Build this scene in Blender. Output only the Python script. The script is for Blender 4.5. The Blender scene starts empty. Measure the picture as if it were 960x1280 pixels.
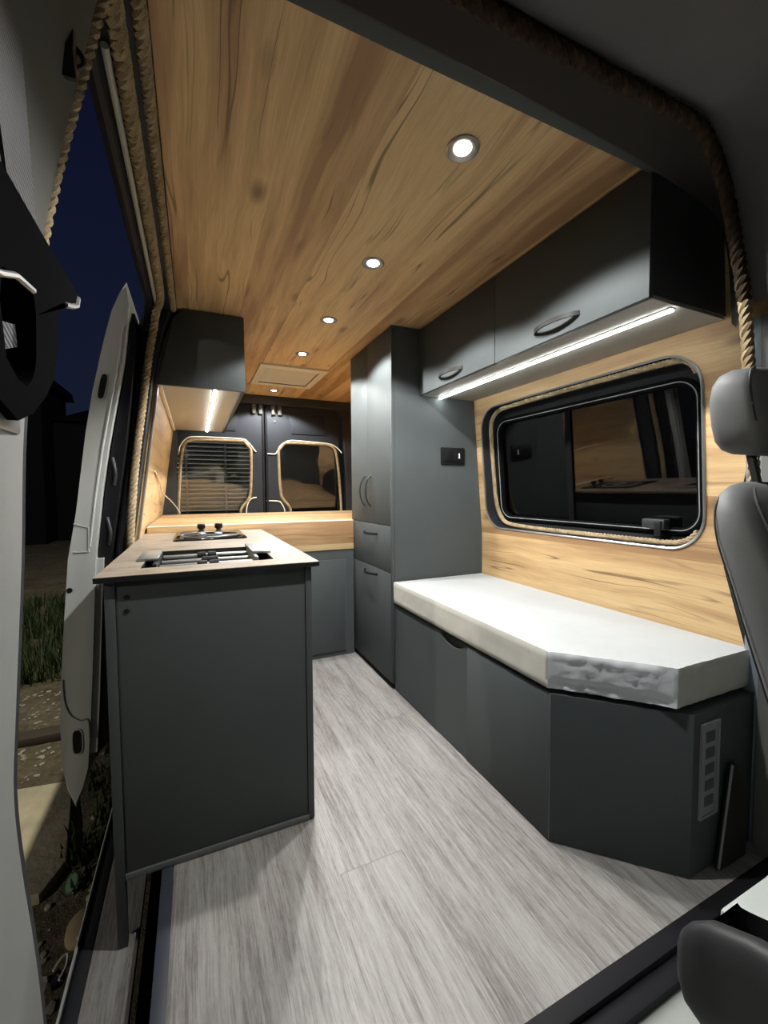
import bpy, bmesh, math, random
from mathutils import Vector, Matrix, noise
random.seed(7)
D = bpy.data
scn = bpy.context.scene
COL = scn.collection
PI = math.pi

# ------------------------------------------------------------------ materials
class NT:
    def __init__(s, name):
        s.m = D.materials.new(name); s.m.use_nodes = True
        s.t = s.m.node_tree; s.t.nodes.clear()
        s.out = s.n('ShaderNodeOutputMaterial')
    def n(s, typ, **kw):
        nd = s.t.nodes.new(typ)
        for k, v in kw.items():
            if k.startswith('_'): setattr(nd, k[1:], v)
            else: s.set(nd, k, v)
        return nd
    def set(s, nd, k, v):
        sock = nd.inputs[int(k[1:])] if (k[0] == 'i' and k[1:].isdigit()) else nd.inputs[k.replace('__', ' ')]
        if isinstance(v, bpy.types.NodeSocket): s.t.links.new(v, sock)
        else: sock.default_value = v
    def math(s, op, a, b=0.0, c=0.0, clamp=False):
        return s.n('ShaderNodeMath', _operation=op, _use_clamp=clamp, i0=a, i1=b, i2=c).outputs[0]
    def mix(s, f, a, b, blend='MIX'):
        nd = s.n('ShaderNodeMix', _data_type='RGBA', _blend_type=blend)
        s.set(nd, 'i0', f); s.set(nd, 'i6', a); s.set(nd, 'i7', b)
        return nd.outputs[2]
    def ramp(s, f, stops, interp='LINEAR'):
        nd = s.n('ShaderNodeValToRGB'); s.set(nd, 'Fac', f)
        cr = nd.color_ramp; cr.interpolation = interp
        while len(cr.elements) < len(stops): cr.elements.new(0.5)
        for e, (p, c) in zip(cr.elements, stops):
            e.position = p; e.color = c if len(c) == 4 else (*c, 1)
        return nd.outputs[0]
    def mapr(s, v, a, b, c=0.0, d=1.0):
        return s.n('ShaderNodeMapRange', i0=v, i1=a, i2=b, i3=c, i4=d).outputs[0]
    def noise(s, vec, scale, detail=3.0, rough=0.55):
        return s.n('ShaderNodeTexNoise', Vector=vec, Scale=scale, Detail=detail, Roughness=rough).outputs[0]
    def vmul(s, v, x):
        return s.n('ShaderNodeVectorMath', _operation='MULTIPLY', i0=v, i1=x).outputs[0]
    def pbr(s, **kw):
        p = s.n('ShaderNodeBsdfPrincipled')
        for k, v in kw.items(): s.set(p, k, v)
        s.t.links.new(p.outputs[0], s.out.inputs[0]); return p
    def bump(s, h, strength=0.2, dist=0.002):
        return s.n('ShaderNodeBump', Strength=strength, Distance=dist, Height=h).outputs[0]

def c4(r, g, b): return (r, g, b, 1.0)

def plain(name, col, rough=0.5, metal=0.0, bscale=0.0, bstr=0.1, bdist=0.001, var=0.08, vscale=6.0, spec=0.5):
    t = NT(name); co = t.n('ShaderNodeTexCoord').outputs['Object']
    nz = t.noise(co, vscale, 4)
    f = t.mapr(nz, 0.3, 0.7, 1.0 - var, 1.0 + var)
    colr = t.n('ShaderNodeVectorMath', _operation='SCALE', i0=(col[0], col[1], col[2]))
    t.set(colr, 'Scale', f)
    kw = dict(Base__Color=colr.outputs[0], Roughness=rough, Metallic=metal)
    if bscale: kw['Normal'] = t.bump(t.noise(co, bscale, 3), bstr, bdist)
    p = t.pbr(**kw); t.set(p, 'Specular IOR Level', spec)
    return t.m

def emit(name, col, strength):
    t = NT(name)
    e = t.n('ShaderNodeEmission', Color=(*col, 1), Strength=strength)
    t.t.links.new(e.outputs[0], t.out.inputs[0]); return t.m

def oak(name, across, along, tint=1.0, board=0.21, off=0.0):
    """golden laminate oak; across / along are 0,1,2 = x,y,z of the object's own space"""
    t = NT(name); co = t.n('ShaderNodeTexCoord').outputs['Object']
    sp = t.n('ShaderNodeSeparateXYZ', Vector=co).outputs
    u = t.math('ADD', sp[across], off); v = sp[along]
    bid = t.math('FLOOR', t.math('DIVIDE', u, board))
    wn = t.n('ShaderNodeTexWhiteNoise', _noise_dimensions='1D'); t.set(wn, 'W', bid)
    rnd = wn.outputs[0]
    v2 = t.math('ADD', v, t.math('MULTIPLY', rnd, 7.3))
    wob = t.math('MULTIPLY', t.math('SUBTRACT', t.noise(t.n('ShaderNodeCombineXYZ', X=t.math('MULTIPLY', u, 2.0), Y=t.math('MULTIPLY', v2, 1.6), Z=0.0).outputs[0], 1.0, 2), 0.5), 0.06)
    uu = t.math('ADD', u, wob)
    def vec(a, b, z=0.0): return t.n('ShaderNodeCombineXYZ', X=t.math('MULTIPLY', uu, a), Y=t.math('MULTIPLY', v2, b), Z=z).outputs[0]
    broad = t.noise(vec(9, 0.75), 1.0, 4, 0.55)
    mid = t.noise(vec(38, 2.2, 3.1), 1.0, 4, 0.6)
    fine = t.noise(vec(260, 9, 1.7), 1.0, 3, 0.6)
    tone = t.math('ADD', t.math('MULTIPLY', broad, 0.74), t.math('MULTIPLY', mid, 0.26))
    tone = t.math('ADD', tone, t.math('MULTIPLY', t.math('SUBTRACT', rnd, 0.5), 0.16))
    k = tint
    col = t.ramp(tone, [(0.36, c4(0.31*k, 0.18*k, 0.085*k)), (0.46, c4(0.47*k, 0.306*k, 0.15*k)), (0.56, c4(0.595*k, 0.416*k, 0.207*k)), (0.70, c4(0.64*k, 0.468*k, 0.248*k))])
    col = t.mix(t.mapr(fine, 0.40, 0.68, 0.0, 0.26), col, c4(0.28*k, 0.155*k, 0.075*k))
    # broken dark cracks that follow the grain
    cr = t.noise(vec(12, 0.6, 9.0), 1.0, 2, 0.6)
    line = t.mapr(t.math('ABSOLUTE', t.math('SUBTRACT', cr, 0.5)), 0.003, 0.013, 1.0, 0.0)
    msk = t.mapr(t.noise(vec(5, 1.7, 4.0), 1.0, 2), 0.48, 0.57, 0.0, 1.0)
    crack = t.math('MULTIPLY', line, msk, clamp=True)
    # knots
    vo = t.n('ShaderNodeTexVoronoi', Vector=vec(6.5, 2.7, 2.0), Scale=1.0)
    kn = t.math('ADD', vo.outputs['Distance'], t.math('MULTIPLY', t.math('SUBTRACT', mid, 0.5), 0.05))
    knot = t.mapr(kn, 0.04, 0.17, 0.85, 0.0)
    col = t.mix(t.math('MAXIMUM', t.math('MULTIPLY', crack, 0.8), knot), col, c4(0.14*k, 0.075*k, 0.036*k))
    t.pbr(Base__Color=col, Roughness=0.55, Normal=t.bump(t.math('SUBTRACT', fine, crack), 0.12, 0.0006))
    return t.m

def greyed(name):
    t = NT(name); co = t.n('ShaderNodeTexCoord').outputs['Object']
    a = t.noise(t.vmul(co, (3.0, 26.0, 1.0)), 1.0, 4, 0.6); b = t.noise(co, 7.0, 4, 0.6); c = t.noise(t.vmul(co, (20.0, 260.0, 1.0)), 1.0, 3)
    f = t.math('ADD', t.math('ADD', t.math('MULTIPLY', a, 0.4), t.math('MULTIPLY', b, 0.35)), t.math('MULTIPLY', c, 0.25))
    col = t.ramp(f, [(0.36, c4(0.105, 0.080, 0.058)), (0.48, c4(0.225, 0.183, 0.138)), (0.62, c4(0.32, 0.272, 0.215))])
    t.pbr(Base__Color=col, Roughness=0.45, Normal=t.bump(c, 0.1, 0.0005)); return t.m

SEAM_OFF = -1.02-1.13*2
def vinyl(name, base=1.0):
    """weathered grey oak vinyl planks, running along y"""
    t = NT(name); co = t.n('ShaderNodeTexCoord').outputs['Object']
    sp = t.n('ShaderNodeSeparateXYZ', Vector=co).outputs
    u = t.math('ADD', sp[0], 0.043); v = sp[1]
    W, L = 0.185, 2.9
    row = t.math('FLOOR', t.math('DIVIDE', u, W))
    vs = t.math('ADD', t.math('ADD', v, t.math('MULTIPLY', row, 1.13)), SEAM_OFF)
    colid = t.math('FLOOR', t.math('DIVIDE', vs, L))
    wn = t.n('ShaderNodeTexWhiteNoise', _noise_dimensions='2D', Vector=t.n('ShaderNodeCombineXYZ', X=row, Y=colid).outputs[0])
    rnd = wn.outputs[0]
    v2 = t.math('ADD', v, t.math('MULTIPLY', rnd, 11.0))
    wob = t.math('MULTIPLY', t.math('SUBTRACT', t.noise(t.n('ShaderNodeCombineXYZ', X=t.math('MULTIPLY', u, 5.0), Y=t.math('MULTIPLY', v2, 3.0)).outputs[0], 1.0, 2), 0.5), 0.022)
    uu = t.math('ADD', u, wob)
    def vec(a, b, z=0.0): return t.n('ShaderNodeCombineXYZ', X=t.math('MULTIPLY', uu, a), Y=t.math('MULTIPLY', v2, b), Z=z).outputs[0]
    broad = t.noise(vec(13, 1.1), 1.0, 3)
    mid = t.noise(vec(85, 3.4, 2.0), 1.0, 5, 0.7)
    fine = t.noise(vec(330, 9, 5.0), 1.0, 3, 0.75)
    tone = t.math('ADD', t.math('ADD', t.math('MULTIPLY', broad, 0.30), t.math('MULTIPLY', mid, 0.40)), t.math('MULTIPLY', fine, 0.30))
    fleck = t.noise(vec(150, 26, 8.0), 1.0, 4, 0.8)
    tone = t.math('ADD', tone, t.math('MULTIPLY', t.math('SUBTRACT', fleck, 0.5), 0.22))
    b = base*0.70
    col = t.ramp(tone, [(0.36, c4(0.17*b, 0.15*b, 0.138*b)), (0.44, c4(0.29*b, 0.27*b, 0.258*b)), (0.52, c4(0.44*b, 0.425*b, 0.41*b)), (0.64, c4(0.58*b, 0.57*b, 0.55*b))])
    du = t.math('ABSOLUTE', t.math('SUBTRACT', t.math('FRACT', t.math('DIVIDE', u, W)), 0.5))
    dv = t.math('ABSOLUTE', t.math('SUBTRACT', t.math('FRACT', t.math('DIVIDE', vs, L)), 0.5))
    seam = t.math('MAXIMUM', t.mapr(du, 0.493, 0.4985), t.mapr(dv, 0.4985, 0.4996))
    col = t.mix(t.math('MULTIPLY', seam, 0.28), col, c4(0.11, 0.095, 0.09))
    t.pbr(Base__Color=col, Roughness=0.5, Normal=t.bump(t.math('SUBTRACT', fine, seam), 0.15, 0.0006))
    return t.m

def jute(name):
    t = NT(name); co = t.n('ShaderNodeTexCoord').outputs['Object']
    a = t.noise(co, 420, 3, 0.7); b = t.noise(co, 30, 2)
    f = t.math('ADD', t.math('MULTIPLY', a, 0.6), t.math('MULTIPLY', b, 0.4))
    col = t.ramp(f, [(0.34, c4(0.17, 0.118, 0.062)), (0.52, c4(0.37, 0.285, 0.165)), (0.7, c4(0.55, 0.45, 0.29))])
    t.pbr(Base__Color=col, Roughness=0.95, Normal=t.bump(a, 0.8, 0.002))
    return t.m

def glass(name, tint, wave=0.0, ior=1.5, wsc=3.0):
    t = NT(name)
    kw = dict(Base__Color=(*tint, 1), Roughness=0.0, IOR=ior)
    if wave:
        co = t.n('ShaderNodeTexCoord').outputs['Object']
        kw['Normal'] = t.bump(t.noise(co, wsc, 1, 0.4), 1.0, wave)
    p = t.pbr(**kw); t.set(p, 'Transmission Weight', 1.0)
    return t.m

def foam(name, stain):
    t = NT(name); co = t.n('ShaderNodeTexCoord').outputs['Object']
    n1 = t.noise(co, 5, 3); n2 = t.noise(co, 60, 3)
    col = t.ramp(n1, [(0.35, c4(*[c*0.93 for c in stain])), (0.6, c4(*stain))])
    sp = t.mapr(t.noise(co, 16, 2), 0.66, 0.72, 0.0, 0.35)
    col = t.mix(sp, col, c4(0.45, 0.42, 0.36))
    t.pbr(Base__Color=col, Roughness=0.9, Normal=t.bump(n2, 0.15, 0.001))
    return t.m

def leatherette(name, col):
    t = NT(name); co = t.n('ShaderNodeTexCoord').outputs['Object']
    vo = t.n('ShaderNodeTexVoronoi', Vector=co, Scale=420.0).outputs['Distance']
    t.pbr(Base__Color=c4(*col), Roughness=0.58, Normal=t.bump(vo, 0.12, 0.0006))
    return t.m

def webbing(name):
    t = NT(name); co = t.n('ShaderNodeTexCoord').outputs['Object']
    sp = t.n('ShaderNodeSeparateXYZ', Vector=co).outputs
    s = t.math('ADD', t.math('MULTIPLY', sp[1], 420.0), t.math('MULTIPLY', sp[2], 900.0))
    w = t.math('SINE', s)
    col = t.mix(t.mapr(w, -1, 1), c4(0.008, 0.009, 0.011), c4(0.036, 0.040, 0.047))
    t.pbr(Base__Color=col, Roughness=0.55, Normal=t.bump(w, 0.5, 0.001)); return t.m

def dirt(name):
    t = NT(name); co = t.n('ShaderNodeTexCoord').outputs['Object']
    a = t.noise(co, 3.0, 5, 0.65); b = t.noise(co, 28, 5, 0.7)
    f = t.math('ADD', t.math('MULTIPLY', a, 0.5), t.math('MULTIPLY', b, 0.5))
    col = t.ramp(f, [(0.35, c4(0.05, 0.04, 0.024)), (0.52, c4(0.13, 0.108, 0.068)), (0.68, c4(0.25, 0.22, 0.15))])
    t.pbr(Base__Color=col, Roughness=0.95, Normal=t.bump(b, 0.9, 0.03)); return t.m

M = {}
M['panel'] = plain('anthracite_board', (0.074, 0.085, 0.088), 0.64, bscale=500, bstr=0.08, bdist=0.0004, var=0.03, spec=0.22)
M['panel_edge'] = plain('anthracite_edge_band', (0.12, 0.13, 0.135), 0.4, var=0.03)
M['black_edge'] = plain('black_edge_band', (0.010, 0.010, 0.011), 0.45)
M['underside'] = plain('cabinet_underside_board', (0.42, 0.405, 0.36), 0.6, var=0.03)
M['oak_ceiling'] = oak('golden_oak_ceiling', 0, 1, 1.28)
M['oak_right'] = oak('golden_oak_wall_right', 2, 1, 1.05, off=0.05)
M['oak_left'] = oak('golden_oak_wall_left', 2, 1, 1.0, off=0.4)
M['oak_top'] = oak('golden_oak_shelf', 1, 0, 1.0)
M['oak_fascia'] = oak('golden_oak_fascia', 2, 0, 1.0, board=0.4, off=0.9)
M['worktop'] = greyed('weathered_worktop')
M['white_edge'] = plain('pale_edge_band', (0.75, 0.70, 0.60), 0.5)
M['vinyl'] = vinyl('grey_oak_vinyl')
M['jute'] = jute('jute_rope')
M['black_plastic'] = plain('black_plastic', (0.010, 0.010, 0.011), 0.4, bscale=600, bstr=0.1, spec=0.3)
M['jute_shaded'] = plain('shaded_jute', (0.050, 0.036, 0.024), 0.95, bscale=420, bstr=0.8, bdist=0.002, var=0.5, vscale=60, spec=0.1)  # the hoop rope's shade is put into this darker jute colour
M['reveal'] = plain('dark_window_reveal', (0.016, 0.017, 0.020), 0.7, spec=0.15)
M['handle'] = plain('dark_handle_metal', (0.016, 0.017, 0.018), 0.55, spec=0.2)
M['guide'] = plain('matt_black_guide', (0.006, 0.006, 0.0065), 0.8, spec=0.0)
M['pillar_fabric'] = plain('grey_pillar_fabric', (0.105, 0.105, 0.096), 0.9, bscale=400, bstr=0.3, spec=0.1)
M['strip_blue'] = plain('dark_blue_grey_strip', (0.035, 0.042, 0.058), 0.5)
M['bracket'] = plain('dark_latch_metal', (0.10, 0.098, 0.09), 0.5, 0.3)
M['black_rubber'] = plain('black_rubber', (0.013, 0.013, 0.016), 0.6, spec=0.2)
M['dark_metal'] = plain('dark_grey_metal', (0.035, 0.037, 0.042), 0.45, 0.3)
M['dark_cladding'] = plain('dark_door_cladding', (0.018, 0.021, 0.027), 0.65, bscale=300, bstr=0.2, spec=0.3)
M['brown_cladding'] = plain('dark_hoop_lining', (0.016, 0.013, 0.012), 0.85, bscale=200, bstr=0.3)
M['headliner'] = plain('grey_headliner', (0.16, 0.16, 0.165), 0.95, bscale=500, bstr=0.4)
M['pillar'] = plain('light_grey_pillar_trim', (0.165, 0.17, 0.163), 0.65, bscale=700, bstr=0.15)
M['pillar_blue'] = plain('blue_grey_pillar_paint', (0.25, 0.29, 0.35), 0.5)
M['silver'] = plain('silver_van_paint', (0.46, 0.48, 0.47), 0.35, 0.0, var=0.03)
M['aluminium'] = plain('aluminium', (0.62, 0.63, 0.63), 0.3, 0.9)
M['steel'] = plain('brushed_steel', (0.42, 0.44, 0.45), 0.35, 0.85)
M['chrome_ring'] = plain('satin_chrome', (0.30, 0.28, 0.25), 0.35, 0.8)
M['seal'] = plain('pale_door_seal', (0.45, 0.47, 0.43), 0.6)
M['cream'] = plain('cream_plastic', (0.85, 0.81, 0.68), 0.5, var=0.03)
M['blind'] = plain('grey_blind', (0.66, 0.65, 0.60), 0.7, var=0.03)
M['glass_black'] = plain('black_hob_glass', (0.006, 0.006, 0.007), 0.06)
M['foam_top'] = foam('white_foam', (0.455, 0.48, 0.492))
M['foam_side'] = foam('cream_foam', (0.60, 0.59, 0.53))
M['foam_torn'] = foam('torn_foam', (0.82, 0.86, 0.90))
M['leather'] = leatherette('dark_grey_leatherette', (0.115, 0.121, 0.125))
M['leather_dark'] = leatherette('black_leatherette', (0.018, 0.0195, 0.022))
M['webbing'] = webbing('belt_webbing')
M['white_paint'] = plain('white_seat_base_paint', (0.42, 0.455, 0.44), 0.45)
M['cab_mat'] = plain('grey_cab_mat', (0.36, 0.38, 0.36), 0.85, bscale=300, bstr=0.3, var=0.12)
M['vent_grey'] = plain('grey_vent_plastic', (0.30, 0.31, 0.32), 0.5)
M['vent_slot'] = plain('vent_slot_mesh', (0.085, 0.09, 0.095), 0.7)
M['cable'] = plain('white_cable_sheath', (0.75, 0.72, 0.62), 0.5)
M['glass_tint'] = glass('tinted_window_acrylic', (0.22, 0.23, 0.24), 0.0, 1.5)
M['glass_rear'] = glass('rear_window_glass', (0.62, 0.63, 0.62), 0.012, 1.9, 3.0)
M['dirt'] = dirt('dirt_ground')
M['concrete'] = plain('pale_concrete', (0.42, 0.38, 0.27), 0.9, bscale=18, bstr=0.8, bdist=0.01, var=0.2)
M['grass'] = plain('grass_blade', (0.028, 0.046, 0.012), 0.7, var=0.4, vscale=9)
M['stone'] = plain('gravel_stone', (0.30, 0.28, 0.23), 0.85, var=0.4, vscale=3)
M['timber'] = plain('dark_timber', (0.05, 0.042, 0.03), 0.9, bscale=60, bstr=0.4)
M['house'] = plain('house_render', (0.012, 0.012, 0.014), 0.95, spec=0.05)
M['shutter'] = plain('shutter_metal', (0.45, 0.45, 0.43), 0.5, 0.0)
M['leaf'] = plain('green_leaf', (0.22, 0.42, 0.24), 0.5)
M['scrap'] = plain('white_scrap', (0.70, 0.72, 0.70), 0.5)
M['cardboard'] = plain('tan_cardboard', (0.34, 0.27, 0.16), 0.9)
M['lens'] = emit('lit_led_lens', (1.0, 0.975, 0.93), 30.0)
M['led'] = emit('lit_led_diffuser', (0.97, 1.0, 0.975), 34.0)
M['indicator'] = emit('lit_indicator', (1.0, 1.0, 1.0), 1.2)

# ------------------------------------------------------------------ mesh builder
def rrect(x0, x1, y0, y1, r, n=6):
    """rounded rectangle outline, ccw"""
    out = []
    for cx, cy, a0 in ((x1-r, y1-r, 0), (x0+r, y1-r, 90), (x0+r, y0+r, 180), (x1-r, y0+r, 270)):
        for i in range(n+1):
            a = math.radians(a0 + 90*i/n); out.append((cx+r*math.cos(a), cy+r*math.sin(a)))
    return out

def smooth_poly(pts, per=6, closed=True):
    """Catmull-Rom through pts"""
    P = [Vector(p) for p in pts]; n = len(P); out = []
    rng = n if closed else n-1
    for i in range(rng):
        if closed: p0, p1, p2, p3 = P[(i-1) % n], P[i], P[(i+1) % n], P[(i+2) % n]
        else: p0, p1, p2, p3 = P[max(i-1, 0)], P[i], P[i+1], P[min(i+2, n-1)]
        for k in range(per):
            t = k/per
            out.append(0.5*((2*p1)+(p2-p0)*t+(2*p0-5*p1+4*p2-p3)*t*t+(3*p1-p0-3*p2+p3)*t**3))
    if not closed: out.append(P[-1].copy())
    return out

class MB:
    def __init__(s): s.bm = bmesh.new(); s.mi = 0
    def face(s, vs):
        try:
            f = s.bm.faces.new(vs); f.material_index = s.mi; return f
        except ValueError: return None
    def quadpts(s, pts): return s.face([s.bm.verts.new(p) for p in pts])
    def box(s, x0, x1, y0, y1, z0, z1, b=0.0, seg=2):
        v = [s.bm.verts.new(p) for p in ((x0,y0,z0),(x1,y0,z0),(x1,y1,z0),(x0,y1,z0),(x0,y0,z1),(x1,y0,z1),(x1,y1,z1),(x0,y1,z1))]
        fs = [s.face([v[i] for i in q]) for q in ((0,3,2,1),(4,5,6,7),(0,1,5,4),(1,2,6,5),(2,3,7,6),(3,0,4,7))]
        if b:
            es = list({e for f in fs for e in f.edges})
            bmesh.ops.bevel(s.bm, geom=es, offset=b, segments=seg, profile=0.5, affect='EDGES', material=-1)
        return s
    def prism(s, poly, axis, a, b, bev=0.0, seg=2):
        """poly: 2D outline in the two other axes (x:(y,z) y:(x,z) z:(x,y)), extruded from a to b along axis"""
        def P(p, w):
            return {'x': (w, p[0], p[1]), 'y': (p[0], w, p[1]), 'z': (p[0], p[1], w)}[axis]
        A = [s.bm.verts.new(P(p, a)) for p in poly]; B = [s.bm.verts.new(P(p, b)) for p in poly]
        n = len(poly); fs = [s.face(A), s.face(list(reversed(B)))]
        for i in range(n): fs.append(s.face([A[i], B[i], B[(i+1) % n], A[(i+1) % n]]))
        if bev:
            es = list({e for f in fs[:2] for e in f.edges})
            bmesh.ops.bevel(s.bm, geom=es, offset=bev, segments=seg, profile=0.5, affect='EDGES', material=-1)
        return s
    def ring(s, outer, inner, axis, a, b):
        """plate with a hole; outer and inner outlines with the same number of points"""
        def P(p, w):
            return {'x': (w, p[0], p[1]), 'y': (p[0], w, p[1]), 'z': (p[0], p[1], w)}[axis]
        o0 = [s.bm.verts.new(P(p, a)) for p in outer]; o1 = [s.bm.verts.new(P(p, b)) for p in outer]
        i0 = [s.bm.verts.new(P(p, a)) for p in inner]; i1 = [s.bm.verts.new(P(p, b)) for p in inner]
        n = len(outer)
        for k in range(n):
            j = (k+1) % n
            s.face([o0[k], o0[j], i0[j], i0[k]]); s.face([o1[k], i1[k], i1[j], o1[j]])
            s.face([o0[k], o1[k], o1[j], o0[j]]); s.face([i0[k], i0[j], i1[j], i1[k]])
        return s
    def frames(s, path, closed=False, up=None):
        P = [Vector(p) for p in path]; n = len(P); T = []
        for i in range(n):
            if closed: t = P[(i+1) % n]-P[(i-1) % n]
            else: t = P[min(i+1, n-1)]-P[max(i-1, 0)]
            T.append(t.normalized() if t.length > 1e-9 else Vector((0, 0, 1)))
        u = Vector(up) if up else (Vector((0, 0, 1)) if abs(T[0].z) < 0.9 else Vector((1, 0, 0)))
        N = []
        for t in T:
            u = (u - t*u.dot(t))
            if u.length < 1e-6: u = t.orthogonal()
            u.normalize(); N.append(u.copy())
            if up: u = Vector(up)
        return P, T, N
    def tube(s, path, r, n=8, closed=False, ry=None, up=None):
        """swept round / elliptical section; r along the normal, ry along the binormal"""
        P, T, N = s.frames(path, closed, up); rings = []
        m = len(P)
        for i in range(m):
            rr = r[i] if isinstance(r, (list, tuple)) else r
            b = T[i].cross(N[i]); q = rr if ry is None else ry
            rings.append([s.bm.verts.new(P[i]+N[i]*rr*math.cos(2*PI*k/n)+b*q*math.sin(2*PI*k/n)) for k in range(n)])
        for i in range(m if closed else m-1):
            a, c = rings[i], rings[(i+1) % m]
            for k in range(n): s.face([a[k], a[(k+1) % n], c[(k+1) % n], c[k]])
        if not closed:
            s.face(list(reversed(rings[0]))); s.face(rings[-1])
        return s
    def strip(s, path, w, h, up, closed=False):
        """swept rectangular section: w across, h along up"""
        P, T, N = s.frames(path, closed, up); rings = []
        for i in range(len(P)):
            b = T[i].cross(N[i])
            rings.append([s.bm.verts.new(P[i]+N[i]*h*0.5*sy+b*w*0.5*sx) for sx, sy in ((-1,-1),(1,-1),(1,1),(-1,1))])
        m = len(P)
        for i in range(m if closed else m-1):
            a, c = rings[i], rings[(i+1) % m]
            for k in range(4): s.face([a[k], a[(k+1) % 4], c[(k+1) % 4], c[k]])
        if not closed: s.face(list(reversed(rings[0]))); s.face(rings[-1])
        return s
    def rope(s, path, R, pitch=None, strands=3, closed=False, step=0.005, n=6):
        pitch = pitch or R*7.5
        P = [Vector(p) for p in path]
        if closed: P = P+[P[0]]
        L = [0.0]
        for a, b in zip(P, P[1:]): L.append(L[-1]+(b-a).length)
        tot = L[-1]; m = max(8, int(tot/step)); Q = []; j = 0
        for i in range(m + (0 if closed else 1)):
            d = tot*i/m
            while j < len(L)-2 and L[j+1] < d: j += 1
            f = (d-L[j])/max(L[j+1]-L[j], 1e-9); Q.append(P[j].lerp(P[j+1], min(max(f, 0), 1)))
        turns = max(1, round(tot/pitch)) if closed else tot/pitch
        Qf, T, N = s.frames(Q, closed)
        rs = R*0.56
        for st in range(strands):
            line = []
            for i in range(len(Q)):
                a = 2*PI*(turns*i/m + st/strands); b = T[i].cross(N[i])
                jit = 1.0+0.06*noise.noise(Q[i]*40.0)
                line.append(Q[i]+(N[i]*math.cos(a)+b*math.sin(a))*(R-rs)*jit)
            s.tube(line, rs, n, closed)
        return s
    def lathe(s, c, axis, prof, n=24):
        """prof: list of (radius, offset along axis)"""
        c = Vector(c); rings = []
        for r, h in prof:
            ring = []
            for k in range(n):
                a = 2*PI*k/n; x, y = r*math.cos(a), r*math.sin(a)
                p = {'z': (x, y, h), 'x': (h, x, y), 'y': (y, h, x)}[axis]
                ring.append(s.bm.verts.new(c+Vector(p)))
            rings.append(ring)
        for a, b in zip(rings, rings[1:]):
            for k in range(n): s.face([a[k], a[(k+1) % n], b[(k+1) % n], b[k]])
        s.face(list(reversed(rings[0]))); s.face(rings[-1]); return s
    def loft(s, secs, closed=True, caps=True):
        R = [[s.bm.verts.new(p) for p in sec] for sec in secs]; n = len(secs[0])
        for a, b in zip(R, R[1:]):
            for k in range(n if closed else n-1): s.face([a[k], a[(k+1) % n], b[(k+1) % n], b[k]])
        if caps and closed: s.face(list(reversed(R[0]))); s.face(R[-1])
        return s
    def build(s, name, mats, parent=None, loc=(0, 0, 0), smooth=35, recalc=True):
        if recalc: bmesh.ops.recalc_face_normals(s.bm, faces=s.bm.faces[:])
        base = Vector(parent_loc(parent)) if parent else Vector(loc)
        bmesh.ops.translate(s.bm, verts=s.bm.verts[:], vec=-base)
        me = D.meshes.new(name); s.bm.to_mesh(me); s.bm.free()
        for m in (mats if isinstance(mats, (list, tuple)) else [mats]): me.materials.append(m)
        if smooth:
            me.shade_smooth(); me.set_sharp_from_angle(angle=math.radians(smooth))
        o = D.objects.new(name, me); COL.objects.link(o)
        if parent: o.parent = parent
        else: o.location = base
        return o

def parent_loc(p):
    v = Vector((0, 0, 0))
    while p is not None: v += p.location; p = p.parent
    return v

def thing(name, label, cat, loc, group=None):
    o = D.objects.new(name, None); COL.objects.link(o); o.location = loc; o.empty_display_size = 0.05
    o['label'] = label; o['category'] = cat
    if group: o['group'] = group
    return o
def tag(o, label, cat=None, group=None, kind=None):
    o['label'] = label
    if cat: o['category'] = cat
    if group: o['group'] = group
    if kind: o['kind'] = kind
    return o
def struct(o, label, cat='van structure'):
    o['kind'] = 'structure'; o['label'] = label; o['category'] = cat; return o

# ------------------------------------------------------------------ shell dimensions
ZC = 1.84
def xr(z): return 1.465 - 0.085*max(0.0, z-0.75)       # right wall lining
LW = [(-0.245, -0.02), (-0.245, 0.62), (-0.237, 0.81), (-0.19, 1.14), (-0.140, 1.50), (-0.098, 1.70), (-0.05, ZC)]
def xl(z):
    for (x0, z0), (x1, z1) in zip(LW, LW[1:]):
        if z <= z1: return x0+(x1-x0)*(z-z0)/(z1-z0)
    return LW[-1][0]

# floor, with the step well cut out at the sliding door
fl = MB().prism([(-0.10, 0.575), (1.47, 0.575), (1.47, 3.76), (-0.25, 3.76), (-0.25, 2.06), (-0.10, 2.06)], 'z', -0.03, 0.0).build('floor', M['vinyl'])
struct(fl, 'grey weathered oak plank floor down the middle of the van', 'floor')
fe = MB().box(-0.105, -0.076, 0.575, 2.06, -0.05, 0.0012, 0.001).build('trim_1', M['strip_blue'])
struct(fe, 'blue grey metal edge strip along the floor beside the step well', 'trim')

ce = MB().box(-0.05, 1.36, 0.715, 3.76, ZC, ZC+0.02).build('ceiling', M['oak_ceiling'])
struct(ce, 'golden oak laminate ceiling with dark grain cracks', 'ceiling')

# right wall with the window cut out (outline as y, z)
WIN = rrect(0.775, 1.845, 0.825, 1.447, 0.115, 8)
def plate_with_hole(outer, hole, mp, thick, name, mat):
    """flat plate with a hole, mapped by mp(u, v, depth)"""
    bm = bmesh.new()
    def loop(pts):
        vs = [bm.verts.new((p[0], p[1], 0)) for p in pts]
        return [bm.edges.new((vs[i], vs[(i+1) % len(vs)])) for i in range(len(vs))]
    es = loop(outer)
    for h in (hole if isinstance(hole[0][0], (tuple, list, Vector)) else [hole]): es += loop(h)
    bmesh.ops.triangle_fill(bm, edges=es, use_beauty=True, use_dissolve=False)
    r = bmesh.ops.extrude_face_region(bm, geom=bm.faces[:])
    top = {v for v in r['geom'] if isinstance(v, bmesh.types.BMVert)}
    for v in bm.verts:
        v.co = Vector(mp(v.co.x, v.co.y, thick if v in top else 0.0))
    b = MB(); b.bm.free(); b.bm = bm
    return b.build(name, mat)
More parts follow.
